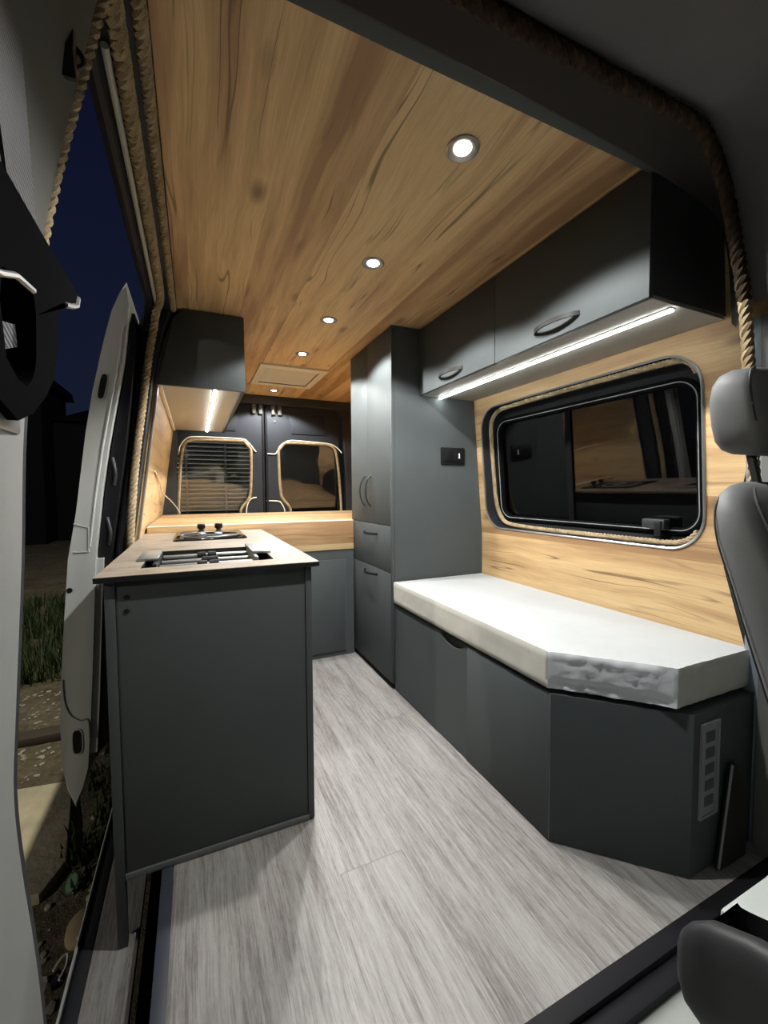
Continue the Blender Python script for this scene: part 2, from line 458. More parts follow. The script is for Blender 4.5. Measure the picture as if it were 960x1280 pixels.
wr = plate_with_hole([(0.585, -0.02), (3.76, -0.02), (3.76, 0.75), (3.76, ZC+0.02), (0.585, ZC+0.02), (0.585, 0.75)], WIN,
                     lambda u, v, d: (xr(v)+d, u, v), 0.012, 'wall_right', M['oak_right'])
struct(wr, 'golden oak wall lining behind the bench around the big side window', 'wall')
ws = plate_with_hole([(0.585, -0.02), (3.76, -0.02), (3.76, ZC+0.02), (0.585, ZC+0.02)], WIN,
                     lambda u, v, d: (xr(v)+0.014+d, u, v), 0.055, 'wall_outer_right', M['black_plastic'])
struct(ws, 'dark insulated van side behind the oak lining', 'wall')

# left wall lining behind the doorway
b = MB()
b.loft([[(x, 2.165, z) for x, z in LW]+[(x-0.012, 2.165, z) for x, z in reversed(LW)],
        [(x, 3.72, z) for x, z in LW]+[(x-0.012, 3.72, z) for x, z in reversed(LW)]])
wl = b.build('wall_left', M['oak_left']); struct(wl, 'golden oak wall lining beside the hob', 'wall')
b = MB(); b.tube([(xl(z)+0.002, 2.163, z) for z in (0.80, 1.0, 1.14, 1.3, 1.5)], 0.005, 6)
o = b.build('trim_2', M['aluminium']); struct(o, 'bright edge strip on the front edge of the left oak wall lining', 'trim')

# rear: header and side posts round the doors
b = MB(); b.box(-0.25, 1.47, 3.70, 3.80, 1.765, ZC+0.02, 0.012)
b.prism([(-0.25, 0.0), (-0.125, 0.0), (-0.125, 1.2), (-0.085, 1.76), (-0.25, 1.76)], 'y', 3.71, 3.80)
b.prism([(1.47, 0.0), (1.30, 0.0), (1.30, 1.2), (1.262, 1.70), (1.19, 1.77), (1.47, 1.77)], 'y', 3.71, 3.80)
o = b.build('wall_rear', M['dark_metal']); struct(o, 'dark painted frame around the two rear doors', 'wall')

# ------------------------------------------------------------------ rear doors
RW = [(-0.118, 0.80), (-0.118, 0.905), (-0.098, 1.20), (-0.079, 1.35), (-0.062, 1.405), (-0.025, 1.436), (0.06, 1.447), (0.36, 1.449), (0.405, 1.435), (0.437, 1.395), (0.450, 1.36),
      (0.446, 1.15), (0.438, 1.01), (0.423, 0.96), (0.375, 0.90), (0.355, 0.86), (0.352, 0.80)]
def mir(p, flag): return (1.132-p[0], p[1]) if flag else (p[0], p[1])
for flag in (False, True):
    side = 'right' if flag else 'left'
    t = thing('door_2' if flag else 'door_1',
              'dark rear door on the tall cupboard side, with its rope-edged window' if flag else 'dark rear door beyond the hob, its rope-edged window showing slatted shutter lines', 'rear door', (0.95 if flag else 0.2, 3.75, 0.1))
    t['kind'] = 'structure'
    hole = [mir(p, flag) for p in RW]
    outer = [mir(p, flag) for p in [(-0.125, 0.05), (0.560, 0.05), (0.560, 1.77), (-0.10, 1.77)]]
    L = parent_loc(t)
    pl = plate_with_hole(outer, hole, lambda u, v, d: (u-L.x, 3.742+d-L.y, v-L.z), 0.035, 'door_panel', M['dark_cladding']); pl.parent = t
    # raised pad above the window
    pad = [mir(p, flag) for p in [(0.02, 1.53), (0.33, 1.53), (0.36, 1.70), (0.04, 1.70)]]
    MB().prism(pad, 'y', 3.733, 3.745, 0.006).build('raised_pad', M['dark_cladding'], t)
    gp = [mir((x*0.99+0.002, z), flag) for x, z in RW]
    gb = MB(); gb.loft([[(x, y0+(1.45-z)*0.10, z) for x, z in gp] for y0 in (3.752, 3.757)]); gl = gb.build('window_pane', M['glass_rear'], t)
    MB().rope([Vector((mir(p, flag)[0], 3.735, mir(p, flag)[1])) for p in smooth_poly([(x, z, 0) for x, z in RW], 4, False)], 0.0125, 0.05).build('rope_trim', M['jute'], t)
    if not flag:
        e1 = [(-0.105, 1.33), (-0.095, 1.386), (-0.053, 1.446), (0.009, 1.468), (0.20, 1.470), (0.382, 1.466), (0.433, 1.434), (0.491, 1.362)]
        e2 = [(0.402, 0.84), (0.405, 0.885), (0.423, 0.937), (0.45, 0.965), (0.487, 0.972)]
    else:
        e1 = [(0.578, 1.351), (0.646, 1.349), (0.670, 1.37), (0.702, 1.425), (0.773, 1.468), (0.88, 1.471), (1.132, 1.458), (1.216, 1.425), (1.262, 1.378)]
        e2 = [(0.570, 0.942), (0.673, 0.936), (0.700, 0.915), (0.722, 0.87), (0.727, 0.84)]
    for e in (e1, e2):
        b = MB(); b.tube(smooth_poly([(x, 3.737, z) for x, z in e], 5, False), 0.005, 6); b.build('panel_edge_trim', M['cream'], t)
    # latch brackets at the top of each door
    for dx in (0.0, 0.055):
        x = 0.478+dx if not flag else 0.640+dx
        MB().box(x-0.016, x+0.016, 3.715, 3.742, 1.685, 1.765, 0.006).build('latch_bracket', M['bracket'], t)
    xs = 0.552 if not flag else 0.580
    b = MB(); b.tube([(xs, 3.738, 0.1), (xs, 3.738, 1.76)], 0.010, 8); b.build('door_seal', M['black_rubber'], t)
    if flag:
        MB().lathe((0.655, 3.742, 1.63), 'y', [(0.009, 0), (0.009, -0.006), (0.004, -0.008)], 12).build('screw_cap', M['bracket'], t)

# ------------------------------------------------------------------ right side window
t = thing('window_1', 'wide dark sliding window with rounded corners above the bench', 'window', (1.45, 1.3, 0.82)); t['kind'] = 'structure'
def wp(y, z, d): return Vector((xr(z)+d, y, z))
b = MB(); b.tube([wp(y, z, -0.002) for y, z in rrect(0.772, 1.848, 0.822, 1.450, 0.118, 8)], 0.0045, 6, True); b.build('opening_edge_trim', M['aluminium'], t)
# dark sloping reveal from the lining to the window frame
OUT = rrect(0.775, 1.845, 0.825, 1.447, 0.115, 8); INN = rrect(0.80, 1.79, 0.868, 1.388, 0.075, 8); INN2 = rrect(0.822, 1.765, 0.89, 1.362, 0.055, 8)
b = MB()
b.loft([[wp(y, z, 0.002) for y, z in OUT], [wp(y, z, 0.05) for y, z in rrect(0.785, 1.83, 0.84, 1.43, 0.10, 8)], [wp(y, z, 0.058) for y, z in INN]], caps=False)
b.build('reveal', M['reveal'], t, recalc=False)
b = MB(); b.loft([[wp(y, z, 0.062) for y, z in INN], [wp(y, z, 0.046) for y, z in INN], [wp(y, z, 0.044) for y, z in rrect(0.808, 1.78, 0.876, 1.378, 0.068, 8)],
                  [wp(y, z, 0.05) for y, z in INN2], [wp(y, z, 0.068) for y, z in INN2]], caps=False)
b.build('window_frame', M['guide'], t, recalc=False)
b = MB(); b.tube([wp(y, z, 0.045) for y, z in rrect(0.812, 1.776, 0.880, 1.374, 0.066, 8)], 0.0018, 6, True); b.build('frame_bead', M['vent_grey'], t)
for y0, y1, d in ((0.81, 1.345, 0.064), (1.325, 1.775, 0.072)):
    b = MB(); pts = [(y0, 0.88), (y1, 0.88), (y1, 1.374), (y0, 1.374)]
    b.loft([[wp(y, z, d) for y, z in pts], [wp(y, z, d+0.004) for y, z in pts]]); b.build('glass_pane', M['glass_tint'], t)
b = MB(); pts = [(1.318, 0.885), (1.345, 0.885), (1.345, 1.37), (1.318, 1.37)]
b.loft([[wp(y, z, 0.056) for y, z in pts], [wp(y, z, 0.063) for y, z in pts]]); b.build('sliding_pane_stile', M['guide'], t)
b = MB(); b.box(1.462, 1.497, 0.905, 0.985, 0.884, 0.918, 0.005); lt = b.build('latch', M['dark_metal'], t)
b = MB(); b.box(1.455, 1.464, 0.912, 0.935, 0.86, 0.912, 0.003); b.build('latch_tab', M['black_plastic'], lt)
RP = [wp(0.797, 1.385, 0.020), wp(0.812, 1.415, 0.016), wp(0.85, 1.432, 0.012), wp(1.0, 1.436, 0.012), wp(1.3, 1.437, 0.012), wp(1.6, 1.434, 0.014), wp(1.715, 1.428, 0.017), wp(1.785, 1.388, 0.024), wp(1.803, 1.30, 0.027), wp(1.80, 1.1, 0.027), wp(1.79, 0.96, 0.025), wp(1.755, 0.885, 0.022),
      wp(1.69, 0.850, 0.018), wp(1.5, 0.840, 0.016), wp(1.2, 0.838, 0.016), wp(0.95, 0.838, 0.016), wp(0.87, 0.841, 0.012), wp(0.825, 0.857, 0.012), wp(0.800, 0.885, 0.016)]
MB().rope(smooth_poly(RP, 6, False), 0.0112, 0.045).build('rope_trim', M['jute'], t)

# ------------------------------------------------------------------ bow handles
def bow(parent, kind, c, half, plane_x, z_w=0.012):
    """c: centre along the bow; kind 'h' runs along y, 'v' along z; sticks out towards -x from plane_x"""
    pts = []
    for i in range(17):
        s = -1+2*i/16; out = 0.032*(1-s*s)**0.75+0.001
        pts.append((plane_x-out, c[0]+s*half, c[1]) if kind == 'h' else (plane_x-out, c[0], c[1]+s*half))
    up = (0, 0, 1) if kind == 'h' else (0, 1, 0)
    b = MB(); b.strip(pts, 0.005, z_w, up); return b.build('handle', M['handle'], parent)

# ------------------------------------------------------------------ tall cupboard
t = thing('tall_cupboard', 'tall anthracite cupboard from floor to ceiling with two bow-handled doors over drawers', 'cupboard', (1.15, 2.19, 0))
b = MB(); b.prism([(0.918, 0.03), (1.458, 0.03), (xr(0.75)-0.004, 0.75), (xr(ZC)-0.004, 1.836), (0.918, 1.836)], 'y', 1.8945, 2.478); b.build('body', M['panel'], t)
MB().box(0.936, 1.44, 1.91, 2.478, 0.0, 0.03).build('plinth', M['black_edge'], t)
for y0, y1, hy in ((1.9085, 2.2045, 2.165), (2.2075, 2.476, 2.25)):
    d = MB().box(0.9, 0.917, y0, y1, 0.843, 1.834, 0.0012).build('door', M['panel'], t); bow(d, 'v', (hy, 1.02), 0.085, 0.9)
for z0, z1, hz in ((0.604, 0.8405, 0.787), (0.033, 0.601, 0.566)):
    d = MB().box(0.9, 0.917, 1.9085, 2.476, z0, z1, 0.0012).build('drawer', M['panel'], t); bow(d, 'h', (2.165, hz), 0.09, 0.9)
MB().box(0.9, 0.917, 1.8945, 1.9065, 0.033, 1.836, 0.001).build('side_panel_edge', M['panel'], t)
# switch plate on its flank
s = thing('switch_plate', 'small black switch plate with a lit white mark on the tall cupboard flank', 'switch', (1.26, 1.894, 1.205))
MB().prism(rrect(1.186, 1.334, 1.160, 1.249, 0.006, 3), 'y', 1.8945, 1.884, 0.003).build('cover_plate', M['black_plastic'], s)
MB().prism(rrect(1.203, 1.258, 1.176, 1.232, 0.004, 3), 'y', 1.884, 1.880, 0.0015).build('rocker', M['black_plastic'], s)
MB().prism(rrect(1.262, 1.317, 1.176, 1.232, 0.004, 3), 'y', 1.884, 1.880, 0.0015).build('rocker', M['black_plastic'], s)
MB().prism([(1.290, 1.193), (1.300, 1.193), (1.300, 1.197), (1.298, 1.197), (1.298, 1.219), (1.293, 1.219), (1.288, 1.214), (1.292, 1.213), (1.292, 1.197), (1.290, 1.197)], 'y', 1.880, 1.879).build('lit_mark', M['indicator'], s)

# ------------------------------------------------------------------ overhead cupboards
t = thing('overhead_cupboard', 'long anthracite wall cupboard with two bow-handled doors above the window', 'cupboard', (1.25, 1.30, 1.507))
b = MB(); b.prism([(1.078, 1.515), (xr(1.51)-0.004, 1.515), (xr(1.836)-0.004, 1.836), (1.078, 1.836)], 'y', 0.7085, 1.893); b.build('body', M['panel'], t)
MB().box(1.078, xr(1.51)-0.003, 0.712, 1.893, 1.507, 1.515, 0.001).build('underside_panel', M['underside'], t)
for y0, y1, hy in ((0.7085, 1.3045, 1.008), (1.3075, 1.892, 1.606)):
    d = MB().box(1.059, 1.077, y0, y1, 1.507, 1.834, 0.0012).build('door', M['panel'], t); bow(d, 'h', (hy, 1.548), 0.09, 1.059, 0.014)
def led_strip(p0, p1, label):
    s = thing('led_strip', label, 'light', (p0[0], (p0[1]+p1[1])/2, p0[2]))
    x, z = p0[0], p0[2]
    MB().box(x-0.009, x+0.009, p0[1], p1[1], z-0.004, z, 0.001).build('channel', M['aluminium'], s)
    b = MB(); prof = [(x-0.008, z-0.004)]+[(x+0.008*math.cos(a), z-0.004-0.006*math.sin(a)) for a in [PI*(1-i/6) for i in range(7)]][1:]
    b.prism(prof, 'y', p0[1]+0.002, p1[1]-0.002); b.build('diffuser', M['led'], s)
    return s
led_strip((1.18, 0.722, 1.507), (1.18, 1.89, 1.507), 'long lit white strip light under the cupboard above the window')

t = thing('overhead_cupboard', 'boxy anthracite cupboard hung above the hob, its front facing the camera', 'cupboard', (0.05, 2.85, 1.494))
fr = [(xl(1.494)+0.003, 1.494), (0.232, 1.494), (0.232, 1.836), (-0.02, 1.836), (-0.032, 1.826), (-0.064, 1.793)]
MB().prism(fr, 'y', 2.10, 2.118, 0.001).build('front_panel', M['panel'], t)
MB().box(0.214, 0.232, 2.1185, 3.63, 1.494, 1.836, 0.001).build('side_panel', M['panel'], t)
b = MB(); b.prism([(xl(1.50)+0.003, 1.503), (0.213, 1.503), (0.213, 1.835), (-0.03, 1.835), (-0.062, 1.793)], 'y', 2.1185, 3.63); b.build('body', M['underside'], t)
MB().box(xl(1.494)+0.004, xl(1.494)+0.02, 2.1185, 3.63, 1.494, 1.5025, 0.001).build('wall_rail', M['white_edge'], t)
led_strip((0.103, 2.125, 1.503), (0.103, 3.60, 1.503), 'lit strip light under the boxy cupboard above the hob')

# ------------------------------------------------------------------ downlights and roof vent
def make_downlight(y, label):
    x = 0.607
    t = thing('downlight', label, 'light', (x, y, ZC), 'ceiling downlights')
    b = MB(); b.lathe((x, y, ZC), 'z', [(0.030, -0.0008), (0.0405, -0.0008), (0.0405, -0.003), (0.036, -0.0055), (0.028, -0.0045), (0.022, -0.001)], 32)
    b.build('trim_ring', M['chrome_ring'], t)
    b = MB(); b.lathe((x, y, ZC), 'z', [(0.0215, -0.0010), (0.020, -0.003), (0.014, -0.0048), (0.004, -0.0052)], 24); b.build('lens', M['lens'], t)
    li = D.lights.new('downlight_lamp', 'SPOT'); li.energy = SPOT_W; li.color = (1.0, 0.985, 0.95); li.spot_size = math.radians(137); li.spot_blend = 0.22; li.shadow_soft_size = 0.018
    lo = D.objects.new('lamp', li); COL.objects.link(lo); lo.parent = t; lo.location = (0, 0, -0.022)
    return t
SPOT_W = 44.0
for y, lab in ((0.872, 'big bright downlight at the front, nearest the dark roof hoop'), (1.424, 'second ceiling downlight from the front, above the bench'),
               (1.970, 'third ceiling downlight from the front, just before the tall cupboard'), (2.506, 'fourth ceiling downlight, just in front of the roof vent'),
               (3.485, 'smallest and last downlight, between the roof vent and the rear doors')):
    make_downlight(y, lab)

t = thing('roof_vent', 'cream framed roof vent with a grey blind in the oak ceiling', 'roof vent', (0.62, 3.03, ZC))
b = MB(); b.ring([(0.402, 2.765), (0.848, 2.765), (0.848, 3.285), (0.402, 3.285)], [(0.447, 2.83), (0.803, 2.83), (0.803, 3.235), (0.447, 3.235)], 'z', ZC-0.014, ZC-0.0005); b.build('frame', M['cream'], t)
MB().box(0.447, 0.803, 2.83, 3.235, ZC-0.006, ZC-0.001).build('blind', M['blind'], t)
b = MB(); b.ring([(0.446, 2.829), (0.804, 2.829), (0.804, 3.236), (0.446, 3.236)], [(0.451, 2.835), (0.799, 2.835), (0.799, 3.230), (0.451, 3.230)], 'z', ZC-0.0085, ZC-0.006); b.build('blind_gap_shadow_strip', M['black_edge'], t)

# ------------------------------------------------------------------ rear cabinet / bed platform
t = thing('rear_cabinet', 'low cabinet across the rear with oak top and fascia over a dark hatch', 'cabinet', (0.5, 3.0, 0))
MB().box(0.345, 0.897, 2.447, 2.465, 0.0, 0.664).build('front_frame', M['panel'], t)
MB().box(-0.20, 1.44, 2.485, 3.70, 0.0, 0.82).build('carcass', M['panel'], t)
MB().box(0.35, 0.838, 2.438, 2.446, 0.03, 0.603, 0.001).build('hatch_door', M['panel'], t)
MB().box(0.8385, 0.8415, 2.4385, 2.447, 0.03, 0.603).build('door_gap_edge', M['panel_edge'], t)
MB().box(-0.225, 0.897, 2.440, 2.462, 0.664, 0.840, 0.001).build('fascia', M['oak_fascia'], t)
MB().box(-0.225, 1.44, 2.480, 3.705, 0.822, 0.8425, 0.001).build('top_board', M['oak_top'], t)
MB().box(-0.225, 0.897, 2.4395, 2.480, 0.8402, 0.8430, 0.0008).build('top_edge_band', M['white_edge'], t)

# ------------------------------------------------------------------ kitchen unit
t = thing('kitchen_unit', 'anthracite kitchen base unit standing half across the doorway, plain end panel', 'kitchen unit', (0.05, 1.84, 0))
MB().box(-0.1895, 0.2965, 1.239, 1.257, 0.020, 0.7955, 0.001).build('end_panel', M['panel'], t)
MB().box(-0.2135, -0.1905, 1.2615, 2.43, 0.004, 0.7955, 0.001).build('side_panel', M['panel'], t)
MB().box(-0.2135, -0.1905, 1.236, 1.261, -0.1795, 0.7955, 0.001).build('leg', M['panel'], t)
MB().box(0.2985, 0.317, 1.236, 2.43, 0.006, 0.7955, 0.001).build('side_panel', M['panel'], t)
MB().box(-0.1895, 0.300, 1.234, 1.2575, 0.002, 0.019, 0.0015).build('bottom_rail', M['panel_edge'], t)
MB().box(-0.189, 0.297, 1.26, 2.43, 0.002, 0.018).build('base_board', M['panel'], t)
MB().box(-0.189, 0.297, 2.41, 2.43, 0.02, 0.788).build('back_panel', M['panel'], t)
for z in (0.752, 0.716):
    MB().lathe((-0.166, 1.239, z), 'y', [(0.006, 0), (0.006, -0.002), (0.003, -0.003)], 12).build('screw_cap', M['black_plastic'], t)

SX0, SX1, SY0, SY1 = -0.142, 0.222, 1.325, 1.675
w = thing('worktop', 'weathered oak worktop with a rectangular cut-out on the kitchen unit', 'worktop', (0.05, 1.84, 0.79))
b = MB(); b.ring([(-0.233, 1.222), (0.338, 1.222), (0.338, 2.438), (-0.233, 2.438)], [(SX0, SY0), (SX1, SY0), (SX1, SY1), (SX0, SY1)], 'z', 0.796, 0.810); b.build('board', M['worktop'], w)
b = MB(); b.box(-0.233, 0.338, 1.2205, 1.222, 0.7955, 0.8085); b.build('front_edge_band', M['black_edge'], w)
b = MB(); b.ring([(SX0-0.001, SY0-0.001), (SX1+0.001, SY0-0.001), (SX1+0.001, SY1+0.001), (SX0-0.001, SY1+0.001)], [(SX0+0.001, SY0+0.001), (SX1-0.001, SY0+0.001), (SX1-0.001, SY1-0.001), (SX0+0.001, SY1-0.001)], 'z', 0.7965, 0.8095); b.build('cutout_edge', M['black_edge'], w)
# clamping rods and brackets across the cut-out
s = thing('clamp_rods', 'steel rods with black couplings and two end brackets across the worktop cut-out', 'clamp rods', (0.04, 1.5, 0.80))
MB().box(SX0-0.022, SX0+0.036, 1.45, 1.66, 0.8105, 0.818, 0.002).build('end_bracket', M['steel'], s)
MB().box(SX0+0.024, SX0+0.036, 1.38, 1.66, 0.75, 0.8100, 0.002).build('end_bracket_foot', M['black_plastic'], s)
MB().box(SX1-0.048, SX1+0.012, 1.46, 1.70, 0.8105, 0.820, 0.002).build('end_bracket', M['steel'], s)
MB().box(SX1-0.048, SX1-0.036, 1.40, 1.67, 0.75, 0.8100, 0.002).build('end_bracket_foot', M['steel'], s)
for y, z in ((1.615, 0.795), (1.53, 0.790), (1.44, 0.790)):
    r = MB(); r.tube([(SX0+0.04, y, z), (SX1-0.044, y, z)], 0.0075, 10); ro = r.build('rod', M['aluminium'], s)
    for cx in ((0.018, 0.052) if y != 1.53 else (0.03, 0.055)):
        MB().lathe((cx, y, z), 'x', [(0.012, -0.014), (0.0135, -0.012), (0.0135, 0.012), (0.012, 0.014)], 14).build('coupling', M['black_plastic'], ro)
MB().box(-0.155, 0.245, 1.30, 1.70, 0.60, 0.61).build('inner_tray', M['black_edge'], w)

h = thing('hob', 'two-knob black glass gas hob set in the worktop', 'hob', (0.06, 2.2, 0.81))
b = MB(); b.prism(rrect(-0.088, 0.214, 1.972, 2.405, 0.012, 4), 'z', 0.8102, 0.8165, 0.002); b.build('glass_plate', M['glass_black'], h)
def flat_ring(x, y, rx, ry, r, z):
    return [(x+rx*math.cos(2*PI*k/40), y+ry*math.sin(2*PI*k/40), z) for k in range(40)]
b = MB(); b.tube(flat_ring(0.065, 2.16, 0.125, 0.13, 0, 0.8185), 0.0028, 6, True); b.build('pan_ring', M['steel'], h)
for x in (0.028, 0.10):
    MB().lathe((x, 2.17, 0.8165), 'z', [(0.020, 0), (0.020, 0.006), (0.014, 0.010), (0.006, 0.010)], 18).build('burner_cap', M['steel'], h)
for x in (0.028, 0.112):
    k = MB().lathe((x, 2.36, 0.8165), 'z', [(0.016, 0), (0.016, 0.004), (0.012, 0.005), (0.012, 0.014)], 18).build('knob_stem', M['dark_metal'], h)
    MB().lathe((x, 2.36, 0.8165), 'z', [(0.017, 0.0142), (0.0195, 0.018), (0.0195, 0.036), (0.016, 0.040)], 18).build('knob', M['black_plastic'], k)
MB().box(-0.064, -0.048, 2.0, 2.36, 0.8166, 0.8173).build('printed_strip', M['dark_metal'], h)

# ------------------------------------------------------------------ bench and foam cushion
t = thing('bench', 'low anthracite storage bench under the window with an angled front corner', 'bench', (1.18, 1.3, 0))
def inset(poly, d): return poly
BP = [(0.930, 1.892), (0.930, 0.874), (1.161, 0.643), (1.452, 0.643), (1.452, 1.892)]
MB().prism(BP, 'z', 0.004, 0.440).build('carcass', M['panel'], t)
# door with a finger scoop in its top edge
dz = 0.438; sc = [(1.455-0.17*i/14, dz-0.034*math.sin(PI*i/14)**0.6) for i in range(15)]
poly = [(1.890, 0.004), (1.890, dz)]+sc+[(1.272, dz), (1.272, 0.004)]
d = MB(); d.prism(poly, 'x', 0.9145, 0.929); d.build('door', M['panel'], t)
MB().box(0.9255, 0.9295, 1.27, 1.47, 0.395, 0.438).build('finger_recess_shade', M['black_edge'], t)  # black plate stands in for the shade inside the scoop
MB().box(0.912, 0.929, 0.8665, 1.2695, 0.002, 0.440, 0.001).build('front_panel', M['panel'], t)
MB().prism([(0.9125, 0.8655), (1.1535, 0.6245), (1.166, 0.637), (0.925, 0.878)], 'z', 0.002, 0.440, 0.001).build('corner_panel', M['panel'], t)
MB().box(1.1545, 1.452, 0.6245, 0.642, 0.002, 0.440, 0.001).build('end_panel', M['panel'], t)
b = MB(); b.tube([(0.9118, 0.866, 0.003), (0.9118, 0.866, 0.439)], 0.0014, 6); b.build('corner_edge_band', M['panel_edge'], t)
MB().prism([(0.95, 1.89), (0.95, 0.885), (1.168, 0.665), (1.44, 0.665), (1.44, 1.89)], 'z', 0.4405, 0.4535).build('top_board', M['black_edge'], t)
v = MB(); v.ring([(1.181, 0.153), (1.262, 0.153), (1.262, 0.411), (1.181, 0.411)], [(1.19, 0.16), (1.253, 0.16), (1.253, 0.404), (1.19, 0.404)], 'y', 0.6238, 0.618)
z = 0.172
v.box(1.1905, 1.2525, 0.6205, 0.6238, 0.1605, 0.4035)
vg = v.build('vent_grille', M['vent_grey'], t)
for i in range(5):
    zc = 0.196+i*0.0435
    MB().box(1.2015, 1.2415, 0.6195, 0.6204, zc-0.013, zc+0.015, 0.0003).build('vent_opening', M['vent_slot'], vg)

# foam slab: top, two clean sides, torn angled corner
CP = [(0.906, 1.888), (0.905, 0.872), (1.118, 0.645), (1.452, 0.640), (1.452, 1.888)]
fo = thing('foam_cushion', 'white foam slab cushion with a torn angled corner lying on the bench', 'cushion', (1.18, 1.3, 0.4545))
b = MB()
def dense(poly, step):
    out = []
    for i, p in enumerate(poly):
        q = poly[(i+1) % len(poly)]; L = math.dist(p, q); n = max(1, int(L/step))
        for k in range(n): out.append((p[0]+(q[0]-p[0])*k/n, p[1]+(q[1]-p[1])*k/n, i))
    return out
ring = dense(CP, 0.012); levels = 10; R = []
for j in range(levels+1):
    zz = 0.4545+0.106*j/levels; row = []
    for i, (x, y, e) in enumerate(ring):
        dn = 0.0
        if j in (0, levels): dn = 0.003
        nx, ny = 0.0, 0.0
        p0, p1 = CP[e], CP[(e+1) % 5]; L = math.dist(p0, p1); nx, ny = (p1[1]-p0[1])/L, -(p1[0]-p0[0])/L
        f = math.dist((x, y), p0)/L
        k = 0.001*noise.noise(Vector((x*25, y*25, zz*25)))
        if e == 1:
            w_ = min(1, f*12, (1-f)*12)
            g = noise.fractal(Vector((f*11, zz*60, 2.0)), 1.0, 2.0, 4)
            k = w_*(0.004*g-0.004*abs(math.sin(zz*115+2.2*noise.noise(Vector((f*6, 0, 1))))))-(0.006*w_ if 0 < j < 3 else 0)
        elif e == 2: k = 0.003*noise.noise(Vector((x*60, zz*60, 0)))
        row.append(b.bm.verts.new((x-nx*(dn-k)*1.0, y-ny*(dn-k)*1.0, zz+(0.004*abs(noise.noise(Vector((f*14, 3, 0)))) if (e == 1 and j == 0) else 0))))
    R.append(row)
n = len(ring)
for j in range(levels):
    for i in range(n):
        f = b.face([R[j][i], R[j][(i+1) % n], R[j+1][(i+1) % n], R[j+1][i]])
        if f: f.material_index = {0: 1, 1: 2, 2: 1}.get(ring[i][2], 1)
f = b.face([b.bm.verts.new(v.co) for v in R[-1]]); f.material_index = 0   # crisp top edge
f = b.face(list(reversed(R[0]))); f.material_index = 1
b.build('foam_block', [M['foam_top'], M['foam_side'], M['foam_torn']], fo, smooth=58)

# ------------------------------------------------------------------ sliding door opening: step, sill, pillars, header
o = MB().box(-0.272, -0.168, 0.45, 2.0, -0.21, -0.18).build('step', M['vinyl']); struct(o, 'narrow grey wood-look tread of the entrance step', 'step')
o = MB().box(-0.168, -0.104, 0.45, 2.0, -0.32, -0.30).build('step_well', M['black_edge']); struct(o, 'black gap between the entrance step and the floor', 'step')
b = MB(); b.box(-0.108, -0.1055, 0.58, 2.06, -0.32, -0.032); o = b.build('wall_step', M['black_edge']); struct(o, 'dark riser under the floor edge', 'step')
b = MB(); b.box(-0.305, -0.2725, 0.45, 2.05, -0.30, -0.178, 0.004); b.box(-0.311, -0.3055, 0.45, 2.05, -0.26, -0.172, 0.002)
o = b.build('trim_3', M['dark_metal']); struct(o, 'dark painted door sill along the step', 'trim')
b = MB(); b.tube([(-0.311, 0.45, -0.172), (-0.311, 2.05, -0.172)], 0.0035, 6); o = b.build('trim_4', M['seal']); struct(o, 'pale outer edge of the door sill', 'trim')

# rear pillar of the doorway
zs = [-0.2, 0.3, 0.62, 0.81, 1.0, 1.14, 1.3, 1.5, 1.62, 1.72, 1.80]
def xp(z): return xl(max(z, 0.0))
b = MB(); b.loft([[(xp(z)-0.014, 2.065, z), (xp(z)-0.014, 2.164, z), (xp(z)-0.10, 2.30, z), (xp(z)-0.115, 2.10, z), (xp(z)-0.075, 2.065, z)] for z in zs])
o = b.build('wall_pillar_rear', M['dark_cladding']); struct(o, 'dark pillar at the rear edge of the sliding door opening', 'pillar')
b = MB(); b.tube([(xp(z)-0.055, 2.052, z) for z in zs], 0.012, 8); o = b.build('trim_5', M['black_rubber']); struct(o, 'black rubber seal up the rear edge of the doorway', 'trim')

# header over the doorway
b = MB(); b.prism([(-0.165, 1.803), (-0.055, 1.815), (-0.05, 1.90), (-0.18, 1.90)], 'y', 0.60, 2.20)
b.prism([(-0.16, 1.80), (-0.06, 1.83), (-0.05, 1.9), (-0.165, 1.9)], 'y', 2.06, 3.74)
o = b.build('wall_header', M['dark_cladding']); struct(o, 'dark roof rail over the sliding door opening', 'roof rail')
b = MB(); b.tube([(-0.149, 0.90, 1.80), (-0.150, 1.5, 1.80), (-0.150, 1.95, 1.798), (-0.156, 2.03, 1.77), (-0.166, 2.05, 1.70)], 0.016, 10); o = b.build('trim_6', M['black_rubber']); struct(o, 'thick black rubber seal along the top of the doorway', 'trim')
b = MB(); b.tube([(-0.123, 0.90, 1.800), (-0.124, 1.5, 1.800), (-0.124, 1.97, 1.796)], 0.0068, 8); o = b.build('trim_7', M['seal']); struct(o, 'pale seal strip along the top of the doorway', 'trim')
tag(MB().rope(smooth_poly([(-0.098, 0.79, 1.80), (-0.100, 1.1, 1.80), (-0.101, 1.6, 1.80), (-0.105, 1.92, 1.797), (-0.125, 2.0, 1.77), (-0.140, 2.035, 1.70), (-0.160, 2.045, 1.60), (-0.190, 2.04, 1.38), (-0.215, 2.035, 1.20), (-0.236, 2.03, 1.0), (-0.250, 2.03, 0.80), (-0.256, 2.03, 0.4)], 8, False), 0.0165, 0.058).build('jute_rope', M['jute'], None, (-0.1, 1.4, 1.8)),
    'thick jute rope along the top and down the rear edge of the sliding door opening', 'rope')
tag(MB().rope([(-0.062, 0.62, 1.815), (-0.064, 1.2, 1.817), (-0.064, 2.08, 1.818)], 0.0135, 0.05).build('jute_rope', M['jute'], None, (-0.06, 1.3, 1.83)),
    'jute rope hiding the joint at the left edge of the oak ceiling', 'rope')

